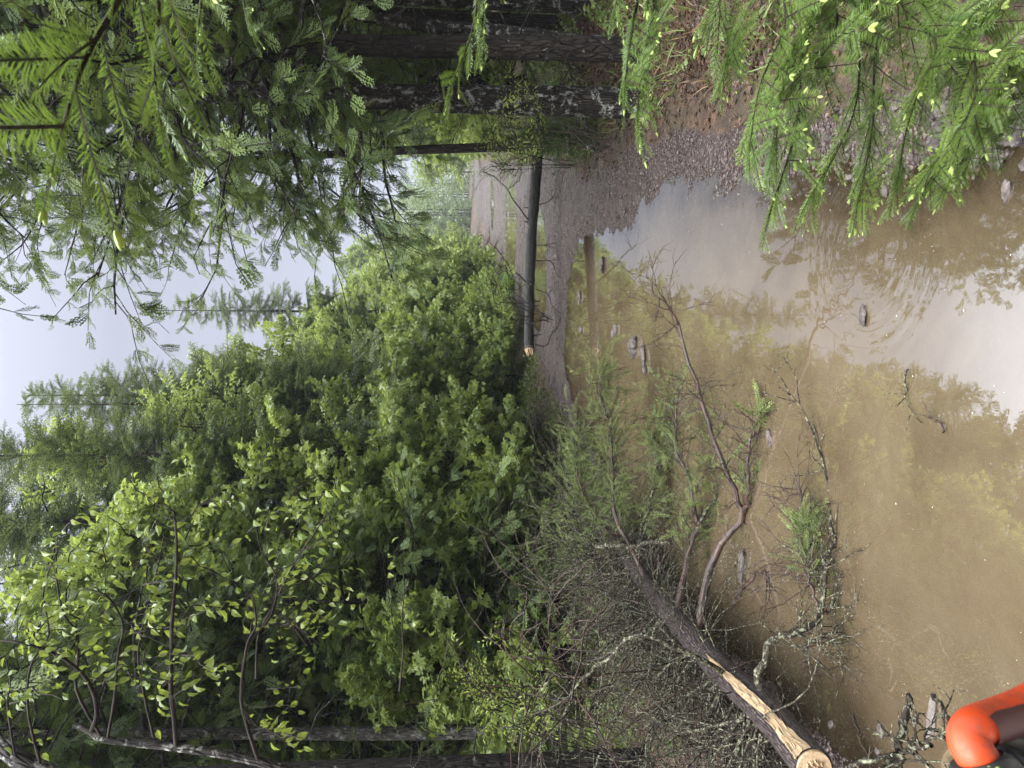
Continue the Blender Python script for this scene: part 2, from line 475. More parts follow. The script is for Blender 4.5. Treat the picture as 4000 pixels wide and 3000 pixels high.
def simple(name, c, rough=.5, **kw):
    M = MT(name)
    pos = M.n('ShaderNodeTexCoord').outputs['Object']
    n = M.noise(pos, kw.pop('ns', 60), 4)
    cc = M.mix(M.math('MULTIPLY', n, .5), c, tuple(x * .6 for x in c))
    d = {'Base Color': cc, 'Roughness': rough}
    d.update(kw)
    return M.done(M.pbsdf(**d).outputs[0])
FLECK = simple('pale_fleck', (.62, .60, .55), .5)

# ------------------------------------------------------------------ ground and water
def spaced(segs):
    out = []
    for a, b, st in segs: out.append(np.arange(a, b, st))
    return np.concatenate(out)
xs = np.concatenate([-np.geomspace(300, 6, 34)[:-1], spaced([(-6, -2.6, .12), (-2.6, 3.6, .035), (3.6, 14, .11), (14, 30, .4)]), np.geomspace(30, 330, 22)])
ys = np.concatenate([-np.geomspace(40, 2, 8)[:-1], spaced([(-2, 1.2, .2), (1.2, 12.5, .035), (12.5, 26, .07), (26, 50, .18), (50, 110, .8)]), np.geomspace(110, 600, 22)])
XX, YY = np.meshgrid(xs, ys)
ZZ, S_, SP_, LAT = height(XX, YY, True)
ny, nx = XX.shape
idx = np.arange(ny * nx).reshape(ny, nx)
quad = np.stack([idx[:-1, :-1], idx[:-1, 1:], idx[1:, 1:], idx[1:, :-1]], -1).reshape(-1, 4)
V = np.stack([XX, YY, ZZ], -1).reshape(-1, 3)
fine = (np.random.default_rng(3).random(len(V)) - .5) * .008
V[:, 2] += fine * (XX.ravel() > -2.7) * (XX.ravel() < 3.6) * (YY.ravel() < 12.6)
mb = MB()
near_r = (XX > xc(YY)) * sstep(13, 8, YY)
soil = sstep(-.12, .2, LAT + near_r * .25) * sstep(-.02, .2, SP_)
mb.add(V, quad, 0, soil.ravel(), None, True)
tag(mb.build('ground', GROUND_M), kind='structure')
qz = ZZ.ravel()[quad].min(1)
qx = XX.ravel()[quad]; qy = YY.ravel()[quad]
keep = (qz < .012) & (S_.ravel()[quad].min(1) < .3) & (qy.max(1) < 60) & (qy.min(1) > -3)
qk = quad[keep]
uq, inv = np.unique(qk.ravel(), return_inverse=True)
Vw = V[uq].copy(); dep = np.clip(-Vw[:, 2] / .3, 0, 1); Vw[:, 2] = 0
mb = MB(); mb.add(Vw, inv.reshape(-1, 4), 0, dep, None, True)
tag(mb.build('water', WATER_M), kind='structure')

# ------------------------------------------------------------------ foliage templates
def tmpl(V, F, t=None, mats=None):
    V = np.array(V, float)
    FF = []
    if isinstance(F, dict):
        for k, f in F.items(): FF.append((np.array(f, np.int64), 0))
    else:
        for f, m in F: FF.append((np.array(f, np.int64), m))
    return {'V': V, 'F': FF, 't': np.zeros(len(V)) if t is None else np.array(t, float)}
def oval_leaf():
    V = [(0, 0, 0), (.28, .27, .09), (.60, .24, .05), (1, 0, -.22), (.60, -.24, .07), (.28, -.27, .11), (.45, 0, .0)]
    F = [[0, 6, 1], [1, 6, 2], [2, 6, 3], [3, 6, 4], [4, 6, 5], [5, 6, 0]]
    return np.array(V, float), np.array(F)
def maple_leaf():
    V = [(0, 0, 0), (.05, .42, -.03), (.34, .28, .03), (.52, .56, -.08), (.62, .22, .03), (1, 0, -.1), (.62, -.22, .03), (.52, -.56, -.08), (.34, -.28, .03), (.05, -.42, -.03), (.35, 0, -.04)]
    F = [[0, 10, 1], [1, 10, 2], [2, 10, 3], [3, 10, 4], [4, 10, 5], [5, 10, 6], [6, 10, 7], [7, 10, 8], [8, 10, 9], [9, 10, 0]]
    return np.array(V, float), np.array(F)
def quad_leaf():
    return np.array([(0, 0, 0), (.5, .36, .03), (1, 0, -.08), (.5, -.36, .03)], float), np.array([[0, 3, 2, 1]])
def leafy_twig(leaf, n, lsize, length, droop=.5, stem=True, seed=0, spread=1.0):
    """twig along +x carrying n leaves"""
    r = np.random.default_rng(seed)
    LV, LFc = leaf
    m = MB()
    if stem:
        a = np.linspace(0, length, 4)
        pth = np.stack([a, r.normal(0, .012, 4), r.normal(0, .012, 4)], -1)
        tubes(m, pth, np.linspace(.004, .0015, 4), 3, 0)
    t = (np.arange(n) + .6) / n
    base = np.stack([t * length, r.normal(0, .01, n), r.normal(0, .01, n)], -1)
    ang = np.where(np.arange(n) % 2, 1, -1) * r.uniform(.5, 1.3, n) * spread
    D = np.stack([np.cos(ang), np.sin(ang), r.uniform(-.5, .25, n)], -1)
    D = nrm(D)
    pet = lsize * .45
    O = base + D * pet
    D2 = nrm(D + np.array([0, 0, -droop]) * r.uniform(.4, 1.3, (n, 1)))
    Mx_ = frames(D2, (0, 0, 1), lsize * r.uniform(.55, 1.2, n), r.normal(0, .7, n))
    VV = (np.einsum('kij,nj->kni', Mx_, LV) + O[:, None]).reshape(-1, 3)
    FF = (LFc[None] + (np.arange(n) * len(LV))[:, None, None]).reshape(-1, LFc.shape[1])
    t_ = np.repeat(r.random(n), len(LV))
    if stem:
        sv = m.V[0]; sf = m.F[0][0]
        return {'V': np.concatenate([sv, VV]), 'F': [(sf, 1), (FF + len(sv), 0)], 't': np.concatenate([np.zeros(len(sv)), t_])}
    return {'V': VV, 'F': [(FF, 0)], 't': t_}
def needle_spray(n, nl, wid, length=1.0, buds=0, seed=0, stemr=.008, up=.35, fl=.25, curve=0.0):
    """shoot along +x, needles to both sides; all in units of its length"""
    r = np.random.default_rng(seed)
    t = np.repeat((np.arange(n) + .5) / n, 2)
    side = np.tile([1, -1], n)
    k = len(t)
    b = np.stack([t * length, 0 * t, -curve * t * t], -1)
    a = r.uniform(.75, 1.15, k)
    D = nrm(np.stack([np.cos(a), side * np.sin(a), r.normal(up * .3, fl, k)], -1))
    L = nl * r.uniform(.8, 1.1, k) * (1 - .35 * t ** 4)
    w = np.cross(D, np.array([0, 0, 1.])); w = nrm(w) * wid
    tip = b + D * L[:, None] + np.array([0, 0, -.12]) * L[:, None]
    mid = b + D * (L * .55)[:, None]
    V = np.stack([b, mid + w * .5, tip, mid - w * .5], 1).reshape(-1, 3)
    F = (np.array([[0, 1, 2, 3]])[None] + (np.arange(k) * 4)[:, None, None]).reshape(-1, 4)
    tt = np.repeat(.2 + .8 * t, 4)
    m = MB()
    a4 = np.linspace(0, length, 5)
    tubes(m, np.stack([a4, 0 * a4, -curve * a4 ** 2 / length], -1), np.linspace(stemr, stemr * .5, 5), 3, 0)
    sv, sf = m.V[0], m.F[0][0]
    VV = [V, sv]; FF = [(F, 0), (sf + len(V), 1)]; T = [tt, 0 * sv[:, 0]]
    c = len(V) + len(sv)
    for bi in range(buds):
        m = MB()
        ang = (bi - (buds - 1) / 2) * .55
        d = np.array([math.cos(ang), math.sin(ang), -.15])
        bl = nl * r.uniform(.6, 1.0)
        a5 = np.linspace(0, 1, 6)
        pp = np.array([length, 0, -curve * length]) + d * (a5 * bl)[:, None]
        tubes(m, pp, bl * .16 * np.sin(np.clip(a5 * .93 + .1, 0, 1) * math.pi) ** .6, 6, 0)
        VV.append(m.V[0]); FF.append((m.F[0][0] + c, 2)); T.append(np.full(len(m.V[0]), r.random())); c += len(m.V[0])
    return {'V': np.concatenate(VV), 'F': FF, 't': np.concatenate(T)}
def cedar_spray(nsub=9, lobes=5, seed=0):
    """flat fan of scaly branchlets, 1 long"""
    r = np.random.default_rng(seed)
    VV, FF, T = [], [], []
    c = 0
    def lobe(b, d, L, w, t):
        nonlocal c
        s = np.array([-d[1], d[0], 0]) * w
        dz = np.array([0, 0, -.10 * L])
        VV.append(np.array([b, b + d * L * .5 + s, b + d * L + dz, b + d * L * .5 - s]))
        FF.append([c, c + 1, c + 2, c + 3]); T.extend([t] * 4); c += 4
    for i in range(nsub):
        t = (i + .7) / nsub
        for sgn in (1, -1):
            b = np.array([t, 0, -.12 * t * t])
            a = sgn * r.uniform(.55, .85)
            L = (.30 * math.sin(math.pi * min(1, .18 + t * .82)) + .09) * r.uniform(.75, 1.15)
            d0 = np.array([math.cos(a), math.sin(a), r.normal(0, .12)])
            for j in range(lobes):
                u = (j + .5) / lobes
                bb = b + d0 * L * u * .85
                aa = a + (.55 if j % 2 else -.55) * (1 if j < lobes - 1 else 0)
                dd = np.array([math.cos(aa), math.sin(aa), d0[2]])
                lobe(bb, dd, L * (.42 if j < lobes - 1 else .35), L * .085 + .006, t)
            lobe(b, d0, L * .9, .012, t * .6)
    m = MB()
    a4 = np.linspace(0, 1, 4)
    tubes(m, np.stack([a4, 0 * a4, -.12 * a4 ** 2], -1), np.linspace(.009, .003, 4), 3, 0)
    V = np.concatenate(VV)
    return {'V': np.concatenate([V, m.V[0]]), 'F': [(np.array(FF), 0), (m.F[0][0] + len(V), 1)], 't': np.concatenate([T, 0 * m.V[0][:, 0]])}

T_MAPLE = [leafy_twig(maple_leaf(), 11, .125, .36, .7, True, s) for s in (1, 2, 3)]
T_BROAD = [leafy_twig(oval_leaf(), 12, .09, .34, .6, True, s) for s in (4, 5, 6)]
T_FARLEAF = [leafy_twig(quad_leaf(), 14, .13, .5, .6, False, s) for s in (7, 8)]
T_ALDER = [leafy_twig(oval_leaf(), n, .044, .18, 1.0, True, s, .9) for n, s in ((6, 14), (7, 15), (5, 16))]
T_WILLOW = [leafy_twig((oval_leaf()[0] * [1, .5, 1], oval_leaf()[1]), 9, .035, .14, .2, True, s, .8) for s in (17, 18)]
T_CEDAR = [cedar_spray(9, 4, 1), cedar_spray(8, 4, 2), cedar_spray(9, 3, 3)]
T_CEDARFAR = [cedar_spray(5, 3, 4)]
T_SPR = [needle_spray(22, .13, .022, 1, 0, 1, .012, .4, .5, .12), needle_spray(18, .15, .024, 1, 0, 2, .012, .4, .5, .05)]
T_SPRFAR = [needle_spray(9, .2, .07, 1, 0, 3, .014, .4, .6, .1)]
T_FIR = [needle_spray(44, .18, .017, 1, 0, 9, .012, .5, .25, .1), needle_spray(46, .17, .017, 1, 2, 4, .012, .5, .22, .05), needle_spray(44, .19, .017, 1, 0, 5, .013, .5, .22, .08), needle_spray(46, .2, .017, 1, 0, 8, .012, .5, .22, .06),
         needle_spray(44, .18, .015, 1, 0, 6, .012, .5, .25, .03), needle_spray(40, .18, .016, 1, 1, 7, .012, .5, .2, .1)]

def scatter_sprays(mb, T, O, D, scale, roll=.3, var=None, up=(0, 0, 1)):
    n = len(O)
    pick = rng.integers(0, len(T), n)
    rl = rng.normal(0, roll, n)
    sc_ = np.broadcast_to(scale, (n,))
    vr = rng.random(n) if var is None else var
    for i, t in enumerate(T):
        k = pick == i
        if k.any(): mb.inst(t, frames(D[k], up, sc_[k], rl[k]), O[k], vr[k])

# ------------------------------------------------------------------ tree builders (at the origin)
def finish_tree(name, trunk, limbs, crown, bark, leafm, extra=None):
    root = bpy.data.objects.new(name, None)
    col.objects.link(root)
    trunk.build('trunk', bark, root)
    if limbs.n: limbs.build('limbs', bark, root)
    crown.build('crown', [leafm, BK_DARK] + (extra or []), root)
    return root
def trunk_path(H, n=18, wob=.02, lean=(0, 0)):
    z = np.linspace(0, 1, n)
    p = np.stack([z * 0, z * 0, z * H], -1)
    j = np.cumsum(rng.normal(0, wob, (n, 2)), 0) * H / n * 1.2
    p[:, :2] += j - j[0] + np.outer(z ** 1.3, lean)
    return p
def broadleaf(name, H, r0, base, R, nl, T, leafm, bark, nsub=7, ntw=4, size=1.0, up=.55, wob=.03, skirt=1.0, lean=(0, 0), pr=None, els=(.15, 1.1), grav=.03, sdroop=-.01, tdroop=-.1, sl=.36, dead=0):
    tp = trunk_path(H * .93, 18, wob, lean)
    tr = MB(); tubes(tr, tp, r0 * (1 - np.linspace(0, 1, 18) * .85), 9, 0, .5)
    hh = np.sort(rng.uniform(base, .97, nl))
    S, _ = along(tp[None], hh[None]); S = S[0]
    az = np.arange(nl) * 2.4 + rng.normal(0, .5, nl)
    prof = np.interp((hh - base) / (1 - base), [0, .3, .7, 1], pr if pr else [.75 * skirt, 1, .8, .35])
    L = R * prof * rng.uniform(.7, 1.15, nl)
    el = np.interp(hh, [base, 1], els) + rng.normal(0, .18, nl)
    D = np.stack([np.cos(az) * np.cos(el), np.sin(az) * np.cos(el), np.sin(el)], -1)
    lp = paths(S, D, L, 8, .13, grav)
    lm = MB(); rr = np.clip(L * .014, .008, r0 * .4)
    tubes(lm, lp, rr[:, None] * np.linspace(1, .25, 9)[None], 5, 0)
    t = rng.uniform(.22, 1, (nl, nsub))
    Q, Tn = along(lp, t)
    Q = Q.reshape(-1, 3); Tn = Tn.reshape(-1, 3)
    a = rng.choice([-1, 1], len(Q)) * rng.uniform(.4, 1.2, len(Q))
    D2 = nrm(rotz(Tn, a) + rng.normal(0, .25, Tn.shape))
    L2 = np.repeat(L, nsub) * sl * rng.uniform(.6, 1.2, len(Q)) + .15
    sp = paths(Q, D2, L2, 4, .16, sdroop)
    tubes(lm, sp, (.007 * np.linspace(1, .4, 5))[None] * np.ones((len(Q), 1)), 3, 0)
    t3 = rng.uniform(.15, 1, (len(Q), ntw))
    O, T3 = along(sp, t3); O = O.reshape(-1, 3); T3 = T3.reshape(-1, 3)
    D3 = nrm(rotz(T3, rng.normal(0, .8, len(O))) + rng.normal(0, .3, T3.shape) + [0, 0, tdroop])
    if dead:
        hd = rng.uniform(.03, base + .15, dead); Sd, _ = along(tp[None], hd[None]); Sd = Sd[0]
        ad = rng.uniform(0, 6.28, dead); Dd = np.stack([np.cos(ad), np.sin(ad), rng.uniform(-.5, .3, dead)], -1)
        dp = paths(Sd, Dd, rng.uniform(.3, 1.2, dead), 6, .16, -.03)
        tubes(lm, dp, (.008 * np.linspace(1, .25, 7))[None] * np.ones((dead, 1)), 4, 0)
        q, tn = along(dp, rng.uniform(.3, 1, (dead, 4))); q = q.reshape(-1, 3); tn = tn.reshape(-1, 3)
        tubes(lm, paths(q, tn + rng.normal(0, .6, tn.shape), .3, 4, .2, -.03), (.0035 * np.linspace(1, .4, 5))[None] * np.ones((len(q), 1)), 3, 0)
    cr_ = MB()
    clump = .5 + .5 * np.sin(O[:, 0] * 2.3 + 1) * np.sin(O[:, 1] * 2.1) * np.sin(O[:, 2] * 1.7)
    scatter_sprays(cr_, T, O, D3, size * rng.uniform(.75, 1.25, len(O)), .6, np.clip(rng.random(len(O)) * .6 + clump * .4, 0, 1))
    return finish_tree(name, tr, lm, cr_, bark, leafm)
def conifer(name, H, r0, base, R, nl, T, leafm, bark, nspray=16, size=.3, e0=-.15, e1=.5, grav=-.03, tipup=.0, droop=.35, wob=.012, lean=(0, 0), shape=1.0, dead=0, rollv=.5):
    tp = trunk_path(H, 20, wob, lean)
    tr = MB()
    rad = r0 * (1 - np.linspace(0, 1, 20) * .93); rad[0] *= 1.35
    tubes(tr, tp, rad, 11, 0, .5)
    u = np.sort(rng.random(nl)) ** .9
    hh = base + (1 - base) * u * .985
    S, _ = along(tp[None], hh[None]); S = S[0]
    az = np.arange(nl) * 2.399 + rng.normal(0, .4, nl)
    L = R * np.clip((1 - u) ** shape, .06, 1) * rng.uniform(.6, 1.15, nl) + .12
    el = np.interp(u, [0, 1], [e0, e1]) + rng.normal(0, .12, nl)
    D = np.stack([np.cos(az) * np.cos(el), np.sin(az) * np.cos(el), np.sin(el)], -1)
    lp = paths(S, D, L, 8, .06, grav)
    if tipup:
        w = np.linspace(0, 1, 9) ** 2.2
        lp[:, :, 2] += w[None] * tipup * L[:, None]
    lm = MB(); rr = np.clip(L * .011, .006, r0 * .35)
    tubes(lm, lp, rr[:, None] * np.linspace(1, .2, 9)[None], 5, 0)
    if dead:
        hd = rng.uniform(.03, base + .1, dead); Sd, _ = along(tp[None], hd[None]); Sd = Sd[0]
        ad = rng.uniform(0, 6.28, dead); Dd = np.stack([np.cos(ad), np.sin(ad), rng.uniform(-.5, .3, dead)], -1)
        dp = paths(Sd, Dd, rng.uniform(.3, 1.3, dead), 6, .14, -.03)
        tubes(lm, dp, (.009 * np.linspace(1, .25, 7))[None] * np.ones((dead, 1)), 4, 0)
        q, tn = along(dp, rng.uniform(.3, 1, (dead, 3)))
        q = q.reshape(-1, 3); tn = tn.reshape(-1, 3)
        tp2 = paths(q, tn + rng.normal(0, .6, tn.shape), .3, 4, .2, -.03)
        tubes(lm, tp2, (.004 * np.linspace(1, .4, 5))[None] * np.ones((len(q), 1)), 3, 0)
    ns = np.maximum((nspray * (L / R + .25)).astype(int), 3)
    O, D3, SZ = [], [], []
    for m_ in np.unique(ns):
        k = ns == m_
        t = np.linspace(.18, 1, m_)[None] + rng.uniform(-.04, .04, (k.sum(), m_))
        q, tn = along(lp[k], t)
        sg = np.where((np.arange(m_) % 2)[None], 1, -1) * rng.uniform(.35, 1.15, (k.sum(), m_))
        sg[:, -1] = 0
        d = rotz(tn, sg) + np.array([0, 0, -droop]) * rng.uniform(.3, 1.6, (k.sum(), m_, 1)) + rng.normal(0, .1, tn.shape)
        O.append(q.reshape(-1, 3)); D3.append(nrm(d).reshape(-1, 3))
        SZ.append((rng.uniform(.7, 1.2, (k.sum(), m_)) * np.clip(.5 + (L[k] / R)[:, None], .5, 1.1)).ravel())
    O = np.concatenate(O); D3 = np.concatenate(D3); SZ = np.concatenate(SZ)
    cr_ = MB()
    rad_ = np.hypot(O[:, 0], O[:, 1]) / (R + .1)
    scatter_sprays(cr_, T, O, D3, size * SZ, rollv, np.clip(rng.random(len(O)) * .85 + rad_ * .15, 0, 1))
    return finish_tree(name, tr, lm, cr_, bark, leafm)

def put(o, x, y, rz, s, label, cat, group=None, dz=-.05):
    o.location = (x, y, hz(x, y) + dz)
    o.rotation_euler = (0, 0, rz)
    o.scale = (s, s, s) if np.isscalar(s) else s
    return tag(o, label, cat, group)
def dup(o, x, y, rz, s, label, group=None, dz=-.05):
    return copy_tree(o, (x, y, hz(x, y) + dz), rz, s, label, group)

# --- the big cedars of the right bank
CK = dict(pr=[.85, 1, .75, .2], els=(-.05, .7), grav=.0, sdroop=-.05, tdroop=-.35, sl=.34)
c1 = broadleaf('cedar_tree', 13, .10, .205, 1.95, 95, T_CEDAR, LF['cedar'], BK_CEDAR, 10, 6, .165, wob=.006, lean=(-.1, .2), dead=22, **CK)
c2 = broadleaf('cedar_tree', 12, .135, .205, 1.95, 95, T_CEDAR, LF['cedar'], BK_LICH, 10, 6, .165, wob=.006, lean=(.05, 0), dead=22, **CK)
c3 = broadleaf('cedar_tree', 11, .085, .36, 2.1, 80, T_CEDAR, LF['cedar'], BK_CEDAR, 9, 6, .19, wob=.01, lean=(-.7, .4), dead=12, **CK)
put(c1, 2.75, 5.5, .6, 1, 'dark straight cedar trunk nearest the right edge of the puddle', 'tree')
put(c2, 2.52, 6.0, 2.0, 1, 'thick cedar trunk with white lichen patches left of the dark one', 'tree')
put(c3, 3.85, 10.9, 0, 1, 'thin leaning cedar beside which the track-spanning log ends', 'tree')
dup(c2, 3.95, 6.9, 1.0, 1.05, 'big shadowy cedar furthest to the right of the bank')
dup(c1, 4.6, 8.6, 4.0, 1.0, 'cedar behind the two stout trunks of the right bank')
GR = 'cedars and maples behind the right bank'
for (x, y, k, s) in ((5.6, 6.4, 1, 1.1), (6.3, 10.0, 0, 1.0), (6.0, 13.4, 1, 1.0), (7.6, 16.5, 0, .95), (8.6, 20.5, 1, .9), (9.3, 14, 1, 1.1), (11.2, 27, 0, .85), (8.3, 11, 0, 1.1), (7.4, 8, 1, 1.1), (10.5, 21.5, 0, 1.0)):
    dup((c1, c2)[k], x, y, rng.uniform(0, 6), s, 'cedar in the crowd of dark trunks behind the right bank' if y < 12 else 'cedar further up the right side behind the thin leaning trunk', GR)
# second stem with white lichen leaning behind the dark trunk
mb = MB()
pp = catmull([P(2420, 175, 6.1), P(2250, 165, 6.15), P(2000, 130, 6.2), P(1700, 105, 6.3), P(1400, 60, 6.4), P(1000, -30, 6.6)], 24)
tubes(mb, pp, np.linspace(.075, .05, 24), 9, 0, .5)
ls = empty('leaning_tree', G(2420, 175, .3), 'slim leaning stem with bright white lichen behind the dark trunk', 'tree')
o = mb.build('trunk', BK_LICH); o.parent = ls; o.matrix_parent_inverse = Matrix.Translation(-Vector(ls.location))

# --- maples and other broadleaf trees on the left of the track
m1 = broadleaf('maple_tree', 8, .07, .12, 2.1, 46, T_MAPLE, LF['maple'], BK_DARK, 8, 5, 1.0)
m2 = broadleaf('maple_tree', 7, .06, .06, 1.9, 42, T_MAPLE, LF['maple'], BK_DARK, 8, 5, 1.0, skirt=1.2)
m3 = broadleaf('broadleaf_tree', 9.4, .075, .22, 1.75, 44, T_BROAD, LF['maple'], BK_DARK, 8, 3, .9)
sh = broadleaf('leafy_shrub', 2.6, .025, .03, 1.2, 34, T_MAPLE, LF['maple'], BK_DARK, 6, 4, .8, skirt=1.2)
s1 = conifer('spruce_tree', 12, .12, .16, 1.9, 150, T_SPRFAR, LF['spruce'], BK_DARK, 34, .36, -.2, .5, -.03, .12, .3, .006, (0, 0), .8, 8)
s2 = conifer('spruce_tree', 12, .09, .25, 1.15, 130, T_SPRFAR, LF['spruce'], BK_DARK, 24, .30, -.35, .4, -.02, .1, .3, .006, (0, 0), .6, 8)

put(s1, -.25, 17.0, 0, .985, 'dark pointed spruce, the tallest behind the leafy trees', 'tree')
put(s2, 3.0, 28.5, 0, 1.16, 'slender hazy spruce with a bare lower stem between the tree masses', 'tree')
put(m3, -1.35, 13.2, 1.1, 1.0, 'airy leafy tree with dark stem showing sky through its crown', 'tree')
put(m1, -.1, 19.0, .3, 1.0, 'full round maple halfway up the left verge', 'tree')
put(m2, -1.75, 11.9, 2.2, .86, 'low bushy maple hanging over the left end of the gravel', 'tree')
GL = 'maples lining the left verge'
for i, (x, y, t, s) in enumerate(((-2.6, 10.4, m1, .88), (-3.3, 13.5, m1, 1.05), (-1.0, 15.4, m2, .88), (1.5, 24.5, m1, .95), (2.9, 29, m2, 1.1), (5.2, 37, m1, .95), (3.5, 33.5, m3, .9),
                       (7.6, 46, m2, 1.1), (11.3, 57, m1, .85), (.6, 23, m3, 1.05), (-4.6, 11.8, m2, 1.1), (-2.2, 17.5, m3, 1.15), (-5.5, 16, m1, 1.3), (2.0, 20.6, sh, 1.2), (4.0, 27.6, sh, 1.2), (4.7, 33.0, sh, 1.4),
                       (7.0, 41, sh, 1.5), (.2, 15.5, sh, .9), (1.0, 17.9, sh, 1.0), (-1.3, 12.2, sh, .7))):
    dup(t, x, y, rng.uniform(0, 6), s, 'leafy maple merged into the green wall on the left verge' if t is not sh else 'knee-high to head-high maple shrub at the foot of the left verge', GL if t is not sh else 'maple shrubs at the foot of the left verge')
sh.location = (13.5, 35, 0); put(sh, 11.9, 30.5, 1, 1.3, 'maple shrub at the right edge of the far track', 'shrub', None)
for (x, y, s, lb) in ((-2.3, 8.9, 1.0, 'leafy maple shrub just behind the crown of the fallen tree'), (-3.3, 9.4, 1.35, 'taller maple shrub between the bushy young cedars'), (-1.7, 10.6, .95, 'maple shrub overhanging the grassy left verge by the gravel'),
                      (-4.2, 8.3, 1.2, 'maple shrub in front of the darker left trunks'), (-2.9, 7.3, .8, 'low maple shrub rising from the dead twigs'), (-3.0, 10.6, 1.7, 'broad maple shrub above the young cedars')):
    dup(sh, x, y, rng.uniform(0, 6), s, lb)
GRR = 'maples up the right verge'
for (x, y, t, s, lb) in ((11.6, 63, m1, 1.5, 'tall hazy maple closing the left side of the far bend'), (14.2, 74, s1, .95, 'distant spruce rising where the track disappears'), (22.5, 64, m2, 1.6, 'hazy maple on the outside of the far bend'), (20.0, 58, s2, .8, 'small distant conifer right of the far bend')):
    dup(t, x, y, rng.uniform(0, 6), s, lb)
for (x, y, t, s) in ((13.2, 33, m1, .9), (15.0, 38, m2, 1.0), (17, 44, m1, .9), (19.8, 52, m2, 1.0), (8.0, 18.2, sh, 1.1), (9.6, 23.5, sh, 1.2), (10.6, 27, m2, .8), (6.6, 13.6, sh, 1.0), (13, 28, m1, 1.2)):
    dup(t, x, y, rng.uniform(0, 6), s, 'leafy maple lining the right verge of the far track' if t is not sh else 'low maple shrub at the foot of the right verge', GRR if t is not sh else 'maple shrubs on the right verge')
# slender trunks and conifers on the left
for (x, y, s, lb) in ((-2.75, 14.2, 1.25, 'tall thin-stemmed spruce cut by the top of the view'), (-1.55, 15.0, 1.0, 'slender spruce stem seen against the sky behind the airy tree'),
                      (-1.2, 11.9, .85, 'thin dark stem beside the paired trunk in the sky gap'), (-.45, 15.6, .93, 'thin-topped spruce just left of the tallest dark spruce')):
    dup(s2, x, y, rng.uniform(0, 6), s, lb)
GC = 'conifers deep in the left wood'
for (x, y, t, s) in ((-3.6, 16.5, s1, 1.2), (-4.4, 9.6, c1, .9), (-3.3, 8.6, c3, .62), (-6.2, 10.5, c2, 1.1), (-7.5, 14, s1, 1.3), (-5.6, 20, s1, 1.3), (-2.8, 24, s1, 1.2), (-6.3, 7.6, c1, 1.0), (-9, 18, s1, 1.3), (-.5, 27, s2, 1.2), (-10, 11, c2, 1.2)):
    dup(t, x, y, rng.uniform(0, 6), s, 'conifer half hidden in the dark wood on the left', GC)
c4 = broadleaf('cedar_tree', 6.0, .06, .04, 1.5, 75, T_CEDAR, LF['cedar'], BK_CEDAR, 8, 5, .17, wob=.01, pr=[1, .85, .5, .15], els=(-.05, .7), grav=.0, sdroop=-.04, tdroop=-.3, sl=.34)
put(c4, -2.55, 8.1, 0, .98, 'bushy young cedar behind the crown of the fallen tree', 'tree')
dup(c4, -2.0, 9.6, 2, .45, 'small cedar at the left end of the gravel strip')
dup(c4, -3.9, 7.6, 3, 1.05, 'young cedar left of the bushy one behind the fallen tree')
dup(c4, 2.85, 7.7, 1, .17, 'small green cedar at the foot of the lichened right trunk')
dup(c4, 3.1, 8.7, 4, .19, 'smallest bright cedar seedling on the right bank')
dup(c4, 3.6, 9.8, 4, .24, 'small cedar hiding the right end of the spanning log')
# big left trunks
c5 = broadleaf('cedar_tree', 11, .085, .40, 1.7, 60, T_CEDAR, LF['cedar'], BK_GREY, 8, 5, .18, wob=.004, lean=(.35, .1), dead=26, **CK)
put(c5, -3.55, 6.9, 0, 1, 'pale grey lichened trunk standing upright left of the fallen tree', 'tree')
c6 = broadleaf('cedar_tree', 11, .17, .42, 1.7, 60, T_CEDAR, LF['cedar'], BK_CEDAR, 8, 5, .18, wob=.004, lean=(.1, .1), dead=30, **CK)
put(c6, -2.85, 4.9, 0, 1, 'broad dark cedar trunk at the left edge of the view', 'tree')
dup(c5, -4.6, 8.8, 2, 1.0, 'darker trunk just behind the pale grey one')
dup(c6, -4.4, 6.2, 1, .85, 'dark trunk behind the broad cedar on the left')

# --- far wood closing the view
T_FW = [leafy_twig(quad_leaf(), 14, .3, 1.1, .6, False, s) for s in (27, 28)]
mb = MB()
nt_ = 260
yy = rng.uniform(34, 130, nt_); side = rng.choice([-1, 1], nt_)
off = rng.uniform(6.3, 40, nt_) * np.where(yy < 50, 1.2, 1)
xx = xc(yy) + side * off
blk = rng.random(nt_) < .35
yy[blk] = rng.uniform(95, 140, blk.sum()); xx[blk] = xc(95) + rng.uniform(-45, 35, blk.sum())
for x, y in zip(xx, yy):
    Hh = rng.uniform(6, 10.5) + (rng.uniform(1, 6) if y > 58 else 0); n = 90 + int(Hh * 4)
    u = rng.random(n)
    rad = 2.4 * np.sin(np.clip(u * .85 + .12, 0, 1) * np.pi) ** .7 * rng.uniform(.3, 1, n)
    az = rng.uniform(0, 6.28, n)
    O = np.stack([x + rad * np.cos(az), y + rad * np.sin(az), u * Hh], -1)
    D = nrm(np.stack([np.cos(az), np.sin(az), rng.normal(.1, .4, n)], -1))
    scatter_sprays(mb, T_FW, O, D, rng.uniform(.8, 1.3, n), .6)
    tubes(mb, np.array([[x, y, 0], [x, y, Hh * .5], [x, y, Hh * .95]]), [.12, .09, .03], 4, 1)
tag(mb.build('far_wood', [LF['maple_far'], BK_DARK]), 'hazy green wood closing the far end of the track', 'wood', None, 'stuff')
